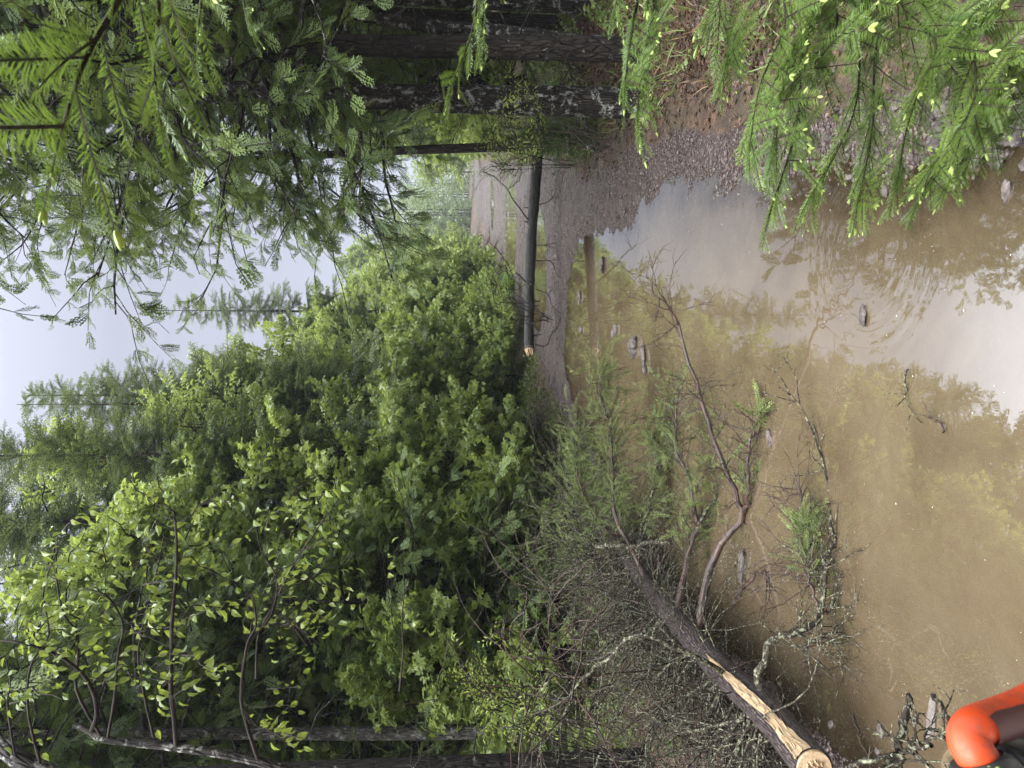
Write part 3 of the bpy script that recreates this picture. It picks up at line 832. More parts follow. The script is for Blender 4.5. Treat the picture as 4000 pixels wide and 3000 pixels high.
# mid-distance dark backdrop wood on both sides
mb = MB()
nt_ = 120
for i in range(nt_):
    left = i % 2
    y = rng.uniform(6, 34)
    x = xc(y) + (-(rng.uniform(9, 26)) if left else rng.uniform(7.5, 24))
    Hh = rng.uniform(7, 13); n = 170
    u = rng.random(n) ** .9
    rad = 2.5 * (1.02 - u) ** .6 * rng.uniform(.25, 1, n)
    az = rng.uniform(0, 6.28, n)
    O = np.stack([x + rad * np.cos(az), y + rad * np.sin(az), .2 + u * Hh], -1)
    D = nrm(np.stack([np.cos(az), np.sin(az), rng.normal(-.2, .3, n)], -1))
    scatter_sprays(mb, T_CEDARFAR, O, D, rng.uniform(.7, 1.3, n), .6)
    tubes(mb, np.array([[x, y, 0], [x, y, Hh * .5], [x, y, Hh * .95]]), [.14, .1, .03], 5, 1)
tag(mb.build('deep_wood', [LF['cedar'], BK_DARK]), 'dark evergreen depths of the wood on both sides of the track', 'wood', None, 'stuff')

# ------------------------------------------------------------------ log across the track
def splinters(mb, c, d, R, n, L, mat=0):
    d = nrm(np.asarray(d, float)); ref = np.array([0, 0, 1.]) if abs(d[2]) < .8 else np.array([1., 0, 0])
    a = nrm(np.cross(d, ref)); b = np.cross(d, a)
    for _ in range(n):
        rr = R * math.sqrt(rng.random()) * .85; th = rng.uniform(0, 6.28)
        s = c + (a * math.cos(th) + b * math.sin(th)) * rr - d * .01
        l = L * rng.uniform(.3, 1)
        e = s + d * l + (a * rng.normal() + b * rng.normal()) * l * .1
        w = R * rng.uniform(.1, .28)
        tubes(mb, np.array([s, (s + e) / 2, e]), [w, w * .7, w * .05], 4, mat, None, False)
lg = empty('spanning_log', tuple(P(2120, 980, 11.2)), 'long dark log spanning the track above the gravel, its left end snapped', 'log')
def adopt(o, root):
    o.parent = root; o.matrix_parent_inverse = Matrix.Translation(-Vector(root.location)); return o
A = P(2068, 1362, 11.0); Bm = P(2079, 1000, 11.15); C_ = P(2098, 600, 11.35); D_ = P(2112, 430, 11.5)
lp = catmull([A, P(2072, 1200, 11.08), Bm, P(2090, 780, 11.25), C_, D_], 40)
lp[1:-1] += rng.normal(0, .004, (38, 3))
lp[:, 2] += .025 * np.sin(np.linspace(0, 4.2, 40)); lp[:, 1] += .03 * np.sin(np.linspace(0, 5.5, 40))
mb = MB(); tubes(mb, lp, np.linspace(.076, .10, 40) * (1 + .07 * np.sin(np.arange(40) * .9) * rng.random(40) + rng.normal(0, .025, 40)), 16, 0, .5)
for k_ in rng.integers(2, 37, 16):
    d_ = nrm(rng.normal(0, 1, 3) * [.2, 1, 1]); tubes(mb, np.array([lp[k_], lp[k_] + d_ * .1, lp[k_] + d_ * rng.uniform(.12, .2)]), [.016, .012, .007], 6, 0, .5, True, True)
adopt(mb.build('bark', BK_LOG), lg)
mb = MB()
dA = nrm(lp[0] - lp[1])
tubes(mb, np.array([lp[0] - dA * .03, lp[0] + dA * .02]), [.080, .066], 14, 0, .5, True, True)
splinters(mb, lp[0] + dA * .015, dA, .08, 26, .13)
adopt(mb.build('snapped_end', WOOD), lg)
def img_branch(pts, r0, r1, n=14, sides=6, twn=8, twl=.3, mat=BK_DARK, root=None, name='branch', tws=4, grav=-.03, r2=.004, tw2=2):
    mb = MB()
    pp = catmull(PL(pts), n)
    pp[1:-1] += rng.normal(0, .006, (n - 2, 3))
    tubes(mb, pp, np.linspace(r0, r1, n), sides, 0)
    if twn:
        t = rng.uniform(.2, 1, (1, twn))
        q, tn = along(pp[None], t); q = q[0]; tn = tn[0]
        d = tn + rng.normal(0, .75, tn.shape)
        tp2 = paths(q, d, twl * rng.uniform(.5, 1.2, twn), 6, .17, grav)
        tubes(mb, tp2, (r2 * np.linspace(1, .4, 7))[None] * np.ones((twn, 1)), tws, 0)
        if tw2:
            q, tn = along(tp2, rng.uniform(.2, 1, (twn, tw2))); q = q.reshape(-1, 3); tn = tn.reshape(-1, 3)
            tp3 = paths(q, tn + rng.normal(0, .6, tn.shape), twl * .4, 4, .2, grav)
            tubes(mb, tp3, (r2 * .6 * np.linspace(1, .4, 5))[None] * np.ones((len(q), 1)), 3, 0)
    o = mb.build(name, mat)
    if root is not None: adopt(o, root)
    return pp
for pts, r in (([(2070, 868, 11.2), (2010, 790, 11.1), (1985, 745, 11.0), (1930, 690, 10.9), (1885, 668, 10.8)], .013),
               ([(1990, 735, 11.0), (2030, 700, 10.9), (2040, 650, 10.8)], .008),
               ([(2062, 1110, 11.1), (2000, 1050, 11.0), (1950, 985, 10.9), (1930, 965, 10.8)], .014),
               ([(2110, 800, 11.2), (2150, 780, 11.1), (2160, 770, 11.1)], .012),
               ([(2102, 1020, 11.1), (2150, 1020, 11.0), (2170, 1060, 10.9), (2200, 1100, 10.8)], .012),
               ([(2100, 960, 11.1), (2140, 960, 11.0), (2175, 970, 10.9)], .012),
               ([(2095, 1130, 11.1), (2140, 1150, 11.0), (2160, 1200, 10.9), (2200, 1230, 10.8)], .010),
               ([(2090, 1345, 11.0), (2135, 1350, 10.95), (2150, 1310, 10.9), (2185, 1260, 10.9), (2195, 1180, 10.9)], .012),
               ([(2060, 1240, 11.0), (2010, 1200, 10.9), (1985, 1150, 10.8)], .009),
               ([(2058, 1180, 11.0), (2000, 1180, 10.9), (1990, 1120, 10.8)], .009)):
    img_branch(pts, r, r * .4, 12, 5, 6, .35, BK_DARK, lg)

# ------------------------------------------------------------------ the fallen spruce
ft = empty('fallen_spruce', (-1.5, 4.5, .1), 'fallen spruce with flaky bark lying along the left shore, base end torn', 'fallen tree')
tk = [P(3180, 3000, 2.56), P(3000, 2790, 2.98), P(2800, 2600, 3.55), P(2640, 2420, 4.2), P(2530, 2290, 4.9), P(2420, 2130, 5.8), P(2330, 2010, 6.9), P(2270, 1920, 7.9), P(2225, 1830, 8.9)]
tk = catmull(tk, 60)
R_T = np.interp(np.linspace(0, 1, 60), [0, .25, .5, .75, 1], [.074, .070, .065, .050, .025])
mb = MB(); tubes(mb, tk, R_T * (1 + rng.normal(0, .025, 60)), 22, 0, .5)
adopt(mb.build('trunk', BK_FALL), ft)
# torn strip of bare wood along the upper side
mb = MB()
seg = tk[0:16]; Tn = nrm(np.gradient(seg, axis=0))
upv = nrm(np.cross(np.cross(Tn, nrm(CAM - seg)), Tn))
sdv = np.cross(Tn, upv)
wv = np.interp(np.arange(16), [0, 4, 8, 10, 13, 15], [.032, .022, .019, .020, .012, .002]); nn = 7
off = np.linspace(-1, 1, nn)
Vs = []
for i in range(16):
    for o_ in off:
        w_ = o_ * wv[i] * (1 + rng.normal(0, .16)) + .004 * math.sin(i * 1.3)
        ca = w_ / R_T[i]
        Vs.append(seg[i] + (upv[i] * math.cos(ca) + sdv[i] * math.sin(ca)) * (R_T[i] + .007 + rng.normal(0, .0016) - .002 * (1 - abs(o_))))
q = np.array([[i * nn + j, i * nn + j + 1, (i + 1) * nn + j + 1, (i + 1) * nn + j] for i in range(15) for j in range(nn - 1)])
Vs = np.array(Vs)
bcs = np.stack([np.tile(off * .05, 16), 0 * np.tile(off, 16), np.repeat(np.arange(16) * .008, nn)], -1)
mb.add(Vs, q, 0, .5, bcs, True)
d0 = nrm(tk[0] - tk[1])
tubes(mb, np.array([tk[0] - d0 * .02, tk[0] + d0 * .006]), [.068, .065], 20, 0, .5, True, True)
splinters(mb, tk[0] + d0 * .005, d0, .04, 70, .03)
for i in range(60):
    k_ = int(rng.integers(0, 14)); o_ = rng.uniform(-1, 1) * wv[k_]
    s0 = seg[k_] + upv[k_] * (R_T[k_] + .006) + sdv[k_] * o_; e0 = s0 + Tn[k_] * rng.uniform(.03, .12) + upv[k_] * rng.uniform(0, .012) + sdv[k_] * rng.normal(0, .006)
    tubes(mb, np.array([s0, (s0 + e0) / 2 + upv[k_] * .002, e0]), [.0028, .0024, .0006], 4, 0, None, False)
splinters(mb, seg[8] + upv[8] * .07, nrm(upv[8] + Tn[8] * .6 - sdv[8] * .2), .012, 4, .12)
adopt(mb.build('torn_wood', WOOD), ft)
# main branches read off the photograph, over the water
BR = [
 ([(2741, 2446, 3.95), (2747, 2338, 3.95), (2784, 2181, 3.95), (2826, 2115, 3.92), (2860, 2060, 3.9), (2904, 2000, 3.85), (2870, 1930, 3.85), (2832, 1844, 3.85), (2784, 1681, 3.85), (2735, 1561, 3.82), (2693, 1422, 3.8), (2651, 1283, 3.8), (2610, 1210, 3.78), (2579, 1169, 3.78), (2549, 1142, 3.78)], .026, .004, 26),
 ([(2904, 2000, 3.85), (2916, 1940, 3.75), (2925, 1830, 3.7), (2934, 1723, 3.65), (2955, 1650, 3.6), (2970, 1603, 3.6)], .014, .006, 16),
 ([(2975, 2690, 3.0), (2964, 2640, 3.0), (2994, 2573, 2.98), (3000, 2524, 2.95), (3054, 2470, 2.92), (3090, 2482, 2.9), (3157, 2452, 2.88), (3211, 2398, 2.9), (3223, 2259, 2.9), (3223, 2181, 2.92), (3247, 2120, 2.92), (3253, 2030, 2.95), (3225, 1850, 3.0), (3190, 1720, 3.05), (3120, 1580, 3.1), (3042, 1512, 3.1)], .019, .003, 24),
 ([(3211, 2398, 2.9), (3170, 2300, 2.95), (3150, 2200, 3.0), (3140, 2060, 3.05), (3130, 1900, 3.1)], .009, .003, 20),
 ([(3120, 2480, 2.9), (3180, 2510, 2.85), (3210, 2490, 2.85), (3260, 2470, 2.85)], .009, .003, 6),
 ([(3149, 2510, 2.87), (3155, 2560, 2.85), (3153, 2605, 2.85)], .005, .002, 4),
 ([(3230, 2400, 2.9), (3260, 2340, 2.88), (3290, 2265, 2.88)], .006, .002, 4),
 ([(2640, 2410, 4.2), (2660, 2300, 4.3), (2700, 2120, 4.4), (2720, 2060, 4.4), (2700, 1900, 4.4), (2650, 1760, 4.4), (2640, 1640, 4.4), (2650, 1530, 4.4)], .024, .004, 24),
 ([(2720, 2060, 4.4), (2790, 1950, 4.3), (2850, 1830, 4.2), (2900, 1700, 4.2), (2870, 1550, 4.2)], .012, .004, 20),
 ([(2540, 2300, 4.9), (2470, 2140, 5.1), (2400, 2010, 5.2), (2390, 1850, 5.3), (2385, 1690, 5.3), (2350, 1560, 5.3), (2340, 1450, 5.3)], .022, .004, 24),
 ([(2480, 2180, 5.3), (2520, 2020, 5.2), (2560, 1880, 5.2), (2570, 1740, 5.2), (2590, 1620, 5.2)], .016, .004, 20),
 ([(2430, 2130, 5.7), (2330, 2020, 5.6), (2270, 1900, 5.5), (2250, 1780, 5.5), (2260, 1670, 5.4)], .014, .004, 20),
 ([(2330, 2132, 5.3), (2400, 2128, 5.1), (2470, 2133, 5.0), (2560, 2118, 4.8), (2620, 2120, 4.7)], .020, .012, 4),
 ([(2870, 2350, 3.6), (2960, 2240, 3.3), (3010, 2260, 3.2)], .01, .004, 8),
 ([(2850, 2640, 3.35), (2700, 2560, 3.3), (2500, 2480, 3.3), (2380, 2560, 3.4), (2250, 2680, 3.5), (2190, 2830, 3.6)], .016, .005, 12),
]
def needle_patch(mb, pp, n, ll=.12, t0=.3, T=T_SPR, sz=.16):
    q, tn = along(pp[None], rng.uniform(t0, 1, (1, n))); q = q[0]; tn = tn[0]
    d = tn + rng.normal(0, .7, tn.shape) + [0, 0, -.15]
    tp2 = paths(q, d, ll * rng.uniform(.6, 1.4, n), 4, .15, -.03)
    tubes(mb, tp2, (.0025 * np.linspace(1, .5, 5))[None] * np.ones((n, 1)), 3, 1)
    o, t = along(tp2, rng.uniform(0.1, 1, (n, 8))); o = o.reshape(-1, 3); t = t.reshape(-1, 3)
    scatter_sprays(mb, T, o, nrm(t + rng.normal(0, .55, t.shape)), sz * rng.uniform(.6, 1.2, len(o)), .8)
green = MB()
for i, (pts, r0, r1, tw) in enumerate(BR):
    pp = img_branch(pts, r0, r1, 26, 7, int(tw * 1.7), .30, BK_RED if i < 2 else (BK_TWIG if i in (2, 12, 14) else BK_RED if i % 2 else BK_TWIG), ft, 'branch', 4, -.035, .0032, 4)
    if i in (7, 8, 9, 10, 11): needle_patch(green, pp, {7: 60, 8: 50, 9: 110, 10: 70, 11: 110}[i], .24, .2, T_SPR, .10)
    if i == 3: needle_patch(green, pp[8:20], 26, .12, .1, T_SPR, .1)
    if i == 1: needle_patch(green, pp, 8, .12, .1)
# spray of limbs toward the far end (upper green part of the crown) and the tangle of dead twigs
def tangle(mbt, centers, n, L, spread, r=.0045, up=.4, sub=3, aim=None):
    c = np.asarray(centers); k = rng.integers(0, len(c), n)
    S = c[k] + rng.normal(0, spread, (n, 3)) * [1, 1, .5]
    D = rng.normal(0, 1, (n, 3)) + [0, 0, up]
    if aim is not None: D = D + aim
    LL = L * rng.uniform(.4, 1.3, n)
    pp = paths(S, D, LL, 9, .17, -.09)
    S2 = pp[:, :, 2]; pp[:, :, 2] = np.maximum(S2, .03 + .03 * rng.random((n, 1)))
    tubes(mbt, pp, (r * rng.uniform(.6, 1.5, n))[:, None] * np.linspace(1, .35, 10)[None], 4, 0)
    if sub:
        q, tn = along(pp, rng.uniform(.15, 1, (n, sub))); q = q.reshape(-1, 3); tn = tn.reshape(-1, 3)
        p3 = paths(q, tn + rng.normal(0, .6, tn.shape), L * .38, 6, .18, -.05)
        p3[:, :, 2] = np.maximum(p3[:, :, 2], .02)
        tubes(mbt, p3, (r * .5 * np.linspace(1, .4, 7))[None] * np.ones((len(q), 1)), 3, 0)
    return pp
mbt = MB()
kk_ = 34
q0 = tk[rng.integers(6, 44, kk_)]
pa = paths(q0, np.stack([rng.uniform(-1.5, -.2, kk_), rng.normal(.3, .5, kk_), rng.uniform(.3, 1.1, kk_)], -1), rng.uniform(.7, 1.5, kk_), 12, .12, -.10)
pa[:, :, 2] = np.maximum(pa[:, :, 2], .05)
tubes(mbt, pa, rng.uniform(.006, .013, kk_)[:, None] * np.linspace(1, .3, 13)[None], 6, 0)
for lv_, (m_, L_, r_) in enumerate(((9, .42, .0042),)):
    q, tn = along(pa, rng.uniform(.15, 1, (kk_, m_))); q = q.reshape(-1, 3); tn = tn.reshape(-1, 3)
    p3 = paths(q, tn + rng.normal(0, .7, tn.shape), L_ * rng.uniform(.5, 1.3, len(q)), 7, .17, -.06); p3[:, :, 2] = np.maximum(p3[:, :, 2], .03)
    tubes(mbt, p3, (r_ * np.linspace(1, .4, 8))[None] * np.ones((len(q), 1)), 4, 0)
    q, tn = along(p3, rng.uniform(.15, 1, (len(q), 5))); q = q.reshape(-1, 3); tn = tn.reshape(-1, 3)
    p4 = paths(q, tn + rng.normal(0, .7, tn.shape), .12 * rng.uniform(.5, 1.3, len(q)), 4, .2, -.04)
    tubes(mbt, p4, (.0022 * np.linspace(1, .5, 5))[None] * np.ones((len(q), 1)), 3, 0)
spine = tk[6:34] + [-.12, 0, .02]
tangle(mbt, spine, 190, .85, .10, .0042, .55, 5, np.array([-1.3, .25, .25]))
tangle(mbt, tk[24:50] + [-.15, 0, .05], 210, .8, .12, .004, .6, 5, np.array([-1.0, .2, .3]))
tangle(mbt, tk[16:56], 90, .7, .05, .0035, .15, 4, np.array([1.3, .3, .0]))
adopt(mbt.build('dead_twigs', BK_TWIG), ft)
mbt = MB()
tangle(mbt, PL([(2120, 2650, 3.9), (2250, 2700, 3.7), (2200, 2500, 4.2), (2300, 2800, 3.4), (2150, 2350, 4.8), (2080, 2250, 5.2)]), 60, .8, .12, .0042, .3, 2)
adopt(mbt.build('dead_twigs', BK_RED), ft)
mbt = MB()
pp = tangle(mbt, tk[34:58] + [-.1, 0, .1], 190, .9, .1, .006, .5, 2, np.array([-.2, .3, .2]))
adopt(mbt.build('branch', BK_TWIG), ft)
o, t = along(pp, rng.uniform(.25, 1, (len(pp), 9))); o = o.reshape(-1, 3); t = t.reshape(-1, 3)
scatter_sprays(green, T_SPR, o, nrm(t + rng.normal(0, .6, t.shape)), .11 * rng.uniform(.6, 1.2, len(o)), .8)
LF['oldspruce'] = leaf_mat('olive_needles', (.06, .11, .03), (.26, .33, .09), .25, .5)
adopt(green.build('needles', [LF['oldspruce'], BK_TWIG]), ft)

# lichen-covered stick at the near shore
st = empty('lichened_branch', tuple(G(3460, 2990, .05)), 'broken branch crusted with pale lichen poking up at the near left shore', 'branch')
img_branch([(3440, 3060, 1.9), (3470, 2990, 1.95), (3505, 2930, 2.0), (3530, 2850, 2.03), (3535, 2780, 2.05), (3541, 2712, 2.07)], .014, .011, 16, 8, 0, .3, BK_TWIG, st, 'stem')
img_branch([(3542, 2800, 2.05), (3600, 2830, 2.0), (3655, 2855, 1.95)], .004, .003, 10, 5, 2, .08, BK_TWIG, st, 'twig')
img_branch([(3330, 2990, 2.1), (3420, 2965, 2.05), (3500, 2950, 1.95), (3600, 2900, 1.9), (3690, 2880, 1.85)], .008, .004, 14, 6, 10, .14, BK_TWIG, st, 'twig')
img_branch([(3500, 3020, 1.9), (3540, 2960, 1.9), (3560, 2940, 1.9), (3640, 2915, 1.85)], .010, .006, 12, 6, 8, .14, BK_TWIG, st, 'twig')
img_branch([(3645, 2710, 2.05), (3680, 2760, 2.0), (3700, 2790, 1.98), (3720, 2860, 1.9)], .007, .006, 10, 6, 3, .06, BK_TWIG, st, 'twig')
mb = MB(); e = P(3541, 2712, 2.07); splinters(mb, e, P(3545, 2690, 2.08) - e, .012, 8, .02)
adopt(mb.build('snapped_end', WOOD), st)
# twigs lying in the water
for k, (pts, lb) in enumerate((([(3545, 1440), (3537, 1510), (3543, 1560), (3553, 1590), (3575, 1625)], 'thin stick with pale bark floating on the open water'),
                               ([(3325, 2790), (3345, 2850), (3370, 2910), (3392, 2970)], 'thin dark twig standing in the silt near the shore'),
                               ([(3690, 1690), (3680, 1660), (3650, 1645), (3640, 1630)], 'sunken twig showing near the middle of the reflections'))):
    mb = MB(); pp = np.array([G(x, y, .012) for x, y in pts]); pp = catmull(pp, 14); pp[:, 2] += rng.normal(0, .004, 14)
    tubes(mb, pp, np.linspace(.0036, .0016, 14), 6, 0)
    q, tn = along(pp[None], rng.uniform(.3, 1, (1, 5))); tpp = paths(q[0], tn[0] + rng.normal(0, .5, (5, 3)) * [1, 1, .1], .07, 4, .15)
    tubes(mb, tpp, (.002 * np.linspace(1, .5, 5))[None] * np.ones((5, 1)), 3, 0)
    tag(mb.build('floating_twig', BK_RED if k else BK_TWIG), lb, 'twig')

# ------------------------------------------------------------------ young fir reaching in from the right, close to the camera
fir = empty('young_fir', (1.45, .95, hz(1.45, .95)), 'young fir beside the camera with pale fresh buds on its shoots', 'tree')
mb = MB(); tp = np.stack([1.45 + .02 * np.sin(np.linspace(0, 6, 14)), np.full(14, .95), np.linspace(0, 3.4, 14)], -1)
tubes(mb, tp, np.linspace(.035, .008, 14), 9, 0)
adopt(mb.build('trunk', BK_GREY), fir)
def bough(pts, r0=.005, shoots=18, L=.11, T=T_FIR, sub=3, plane=None, taper=True, spread=.9, drop=.12, ends=True):
    mb = MB()
    pp = catmull(PL(pts), 22)
    tubes(mb, pp, np.linspace(r0, r0 * .35, 22), 6, 1)
    t = np.linspace(.06, .97, shoots) + rng.uniform(-.02, .02, shoots)
    q, tn = along(pp[None], t[None]); q = q[0]; tn = tn[0]
    nrmv = np.array([0, 0, 1.]) if plane is None else np.asarray(plane, float)
    s = np.where(np.arange(shoots) % 2, 1., -1.)
    lat = nrm(np.cross(nrmv, tn))
    a = rng.uniform(.55, 1.05, shoots) * spread
    d = tn * np.cos(a)[:, None] + lat * (s * np.sin(a))[:, None] + rng.normal(0, .10, tn.shape) + [0, 0, -drop]
    ll = L * rng.uniform(.7, 1.25, shoots) * (1 - .45 * t if taper else 1)
    O = [q]; D = [nrm(d)]; SL = [ll]
    if sub:
        u = rng.uniform(.15, .85, (shoots, sub))
        o2 = q[:, None] + nrm(d)[:, None] * (ll[:, None] * u)[..., None]
        s2 = rng.choice([-1., 1.], (shoots, sub, 1))
        lat2 = nrm(np.cross(nrmv, nrm(d)))[:, None] * s2
        d2 = nrm(nrm(d)[:, None] * .7 + lat2 * .75 + rng.normal(0, .12, (shoots, sub, 3)) + [0, 0, -drop])
        O.append(o2.reshape(-1, 3)); D.append(d2.reshape(-1, 3)); SL.append((ll[:, None] * (1.05 - u) * .95).ravel())
    O.append(pp[-3:-2]); D.append(nrm(pp[-1:] - pp[-2:-1])); SL.append(np.array([L * .6]))
    # needles along the stem itself
    t5 = np.linspace(.1, .95, 7); q5, n5 = along(pp[None], t5[None])
    O.append(q5[0]); D.append(n5[0]); SL.append(np.full(7, np.linalg.norm(pp[-1] - pp[0]) / 7 * 1.1))
    O = np.concatenate(O); D = np.concatenate(D); SL = np.clip(np.concatenate(SL), .035, None)
    scatter_sprays(mb, T, O, D, SL, .25, None, nrmv)
    adopt(mb.build('bough', [LF['fir'], BK_DARK, LF['bud']]), fir)
T_N = [needle_spray(34, .17, .016, 1, 2, 14, .014, .5, .25, .05), needle_spray(30, .18, .017, 1, 0, 15, .014, .5, .25, .05)]
# top right corner (closest, seen from below)
bough([(540, -160, .62), (464, 0, .55), (368, 163, .52), (301, 313, .50), (241, 512, .49)], .0030, 6, .125, T_FIR, 0, None, False, 1.1, .0)
bough([(368, 163, .52), (325, 145, .51), (180, 150, .50), (80, 165, .50)], .002, 3, .10, T_FIR[2:3], 0)
bough([(630, -160, .66), (621, 0, .62), (615, 127, .60), (603, 260, .59), (615, 400, .59)], .0024, 7, .11, T_FIR, 0)
bough([(790, -200, .85), (785, 0, .80), (775, 100, .78), (772, 200, .77)], .0022, 5, .10, T_FIR, 0)
bough([(960, -250, 1.0), (950, -60, .98), (960, 60, .96), (985, 120, .95)], .0025, 6, .07, T_FIR, 0)
# middle
bough([(1900, -220, 1.1), (1870, -40, 1.08), (1845, 120, 1.05), (1800, 240, 1.02), (1760, 340, 1.0)], .003, 9, .09, T_FIR, 1, None, True, .6)
bough([(1920, -150, 1.15), (1890, 0, 1.1), (1880, 120, 1.08), (1870, 180, 1.08)], .003, 7, .08, T_FIR, 1, None, True, .6)
bough([(2560, -220, 1.25), (2560, 0, 1.22), (2530, 150, 1.2), (2500, 330, 1.18), (2490, 470, 1.16)], .004, 15, .13, T_FIR, 2, None, True, .8)
bough([(2600, -220, 1.25), (2500, -20, 1.25), (2470, 120, 1.2), (2450, 260, 1.2), (2440, 340, 1.18)], .004, 13, .12, T_FIR, 2, None, True, .8)
bough([(2420, -220, 1.2), (2420, -60, 1.2), (2400, 40, 1.2)], .003, 8, .09, T_FIR, 1)
# lower right mass
for (a, b, c_, d_, r) in (((3260, -180), (3180, 150), (3060, 500), (3010, 820), .006), ((3380, -200), (3420, 60), (3290, 440), (3163, 772), .006),
                     ((3000, -200), (3010, 60), (2960, 330), (2930, 560), .005), ((3560, -200), (3500, 150), (3410, 500), (3350, 800), .006),
                     ((3700, -200), (3650, 100), (3560, 420), (3510, 680), .006), ((3850, -200), (3784, 139), (3730, 400), (3640, 650), .005),
                     ((4120, 330), (4000, 410), (3850, 560), (3705, 711), .005), ((2900, -200), (2880, 0), (2860, 150), (2840, 240), .004),
                     ((3180, -200), (3200, 100), (3120, 330), (3030, 600), .005), ((4130, 150), (4000, 307), (3800, 480), (3610, 740), .005),
                     ((3450, -200), (3560, 0), (3600, 160), (3620, 280), .005), ((3950, -200), (3880, 40), (3820, 200), (3800, 330), .005), ((4150, 20), (4040, 100), (3940, 240), (3900, 380), .005),
                     ((3100, -200), (3120, 0), (3090, 150), (3060, 260), .005)):
    dd = rng.uniform(1.0, 1.3)
    sk = rng.uniform(-90, 90, 2)
    bough([(*a, dd + .12), (b[0] + sk[0], b[1], dd + .05), (c_[0] + sk[1], c_[1], dd), (*d_, dd - .05)], r * .45, int(rng.integers(17, 23)), .135, T_FIR, 2, None, True, .9)

# ------------------------------------------------------------------ alder leaning in from the left, near the camera
al = empty('leaning_alder', tuple(G(3300, 3400, .1)), 'slender alder with yellow-green pointed leaves leaning in from the left', 'tree')
def stemp(pts, r0, r1, name, mat=BK_GREY, n=24):
    pp = catmull(PL(pts), n); mb = MB(); tubes(mb, pp, np.linspace(r0, r1, n), 8, 0); adopt(mb.build(name, mat), al); return pp
stemp([(3300, 3400, 2.9), (2000, 3400, 2.95), (800, 3280, 3.0), (160, 3010, 3.0), (-10, 2905, 3.05), (-200, 2820, 3.1)], .045, .035, 'trunk', BK_LICH)
stemp([(2600, 3350, 2.9), (1700, 3200, 2.95), (1050, 2985, 3.0), (690, 2920, 3.0), (420, 2890, 3.0), (355, 2858, 3.0), (290, 2830, 3.0)], .024, .012, 'trunk', BK_LICH)
lv = MB()
AB = [([(355, 2858, 3.0), (378, 2780, 2.95), (343, 2660, 2.9), (245, 2570, 2.85), (120, 2520, 2.8), (0, 2500, 2.8)], .010, 15),
      ([(690, 2920, 3.0), (680, 2800, 2.95), (668, 2700, 2.9), (670, 2560, 2.88), (672, 2420, 2.85), (685, 2280, 2.85), (690, 2120, 2.8), (680, 2000, 2.8)], .012, 30),
      ([(1010, 2975, 3.0), (955, 2800, 2.95), (942, 2700, 2.9), (965, 2520, 2.9), (1000, 2440, 2.9), (985, 2320, 2.9)], .009, 14),
      ([(400, 2885, 3.0), (300, 2700, 2.95), (305, 2560, 2.9), (300, 2470, 2.9), (250, 2400, 2.9), (220, 2250, 2.9), (225, 2120, 2.9)], .007, 20),
      ([(420, 2890, 3.0), (450, 2700, 2.95), (460, 2560, 2.9), (480, 2440, 2.9), (420, 2330, 2.85), (330, 2300, 2.85)], .007, 18),
      ([(160, 2990, 3.0), (110, 2780, 2.9), (120, 2600, 2.9), (190, 2480, 2.9), (170, 2300, 2.85), (240, 2120, 2.85)], .006, 14),
      ([(1000, 2650, 3.0), (1010, 2480, 3.0), (1060, 2380, 3.0), (1150, 2200, 3.0), (1230, 2080, 3.0), (1280, 2000, 3.0)], .006, 16),
      ([(965, 2520, 2.9), (1060, 2400, 2.95), (1080, 2260, 2.95), (1020, 2150, 2.95), (1000, 2040, 2.95)], .006, 18),
      ([(600, 2880, 3.0), (560, 2700, 3.0), (540, 2560, 3.0), (560, 2440, 3.0), (590, 2320, 2.95), (620, 2200, 2.9), (640, 2090, 2.9)], .006, 18),
      ([(60, 2960, 3.0), (30, 2760, 2.95), (40, 2660, 2.9), (20, 2560, 2.9)], .005, 8),
      ([(1560, 2700, 3.2), (1575, 2540, 3.2), (1570, 2420, 3.2), (1580, 2280, 3.2), (1560, 2180, 3.2)], .005, 5),
      ([(1200, 2520, 3.1), (1120, 2420, 3.1), (1060, 2380, 3.1)], .005, 6)]
for pts, r, n in AB:
    pp = stemp(pts, r, r * .4, 'branch', BK_DARK)
    q, tn = along(pp[None], rng.uniform(.22, 1, (1, int(n * .85)))); q = q[0]; tn = tn[0]
    d = nrm(tn * .5 + rng.normal(0, .7, tn.shape) + [0, 0, -.15])
    O = q
    tw = paths(O, d, rng.uniform(.06, .2, len(O)), 3, .15, -.03)
    tubes(lv, tw, (.0017 * np.linspace(1, .6, 4))[None] * np.ones((len(O), 1)), 3, 1)
    scatter_sprays(lv, T_ALDER, tw[:, -1], nrm(tw[:, -1] - tw[:, -2] + [0, 0, -.012]), rng.uniform(.75, 1.1, len(O)), .5)
adopt(lv.build('leaves', [LF['alder'], BK_DARK]), al)

# willow-like sprigs
def sprig(X, Y, d, n, name_label, base, size=1.0, spreadr=.25):
    root = empty('willow_sprig', tuple(P(*base)), name_label, 'shrub')
    mb = MB(); lf = MB()
    S = P(*base)[None] + rng.normal(0, .03, (n, 3))
    E = P(X, Y, d)[None] + rng.normal(0, spreadr, (n, 3))
    w = np.linspace(0, 1, 8)[None, :, None]
    pth = S[:, None] * (1 - w) + E[:, None] * w
    pth[:, :, 2] += (np.sin(np.linspace(0, 1, 8) * math.pi) * .12)[None]
    tubes(mb, pth, (.005 * np.linspace(1, .3, 8))[None] * np.ones((n, 1)), 4, 0)
    q, tn = along(pth, rng.uniform(.45, 1, (n, 9))); q = q.reshape(-1, 3); tn = tn.reshape(-1, 3)
    scatter_sprays(lf, T_WILLOW, q, nrm(tn + rng.normal(0, .7, tn.shape)), size * rng.uniform(.7, 1.2, len(q)), .8)
    adopt(mb.build('stems', BK_DARK), root); adopt(lf.build('leaves', [LF['willow'], BK_DARK]), root)
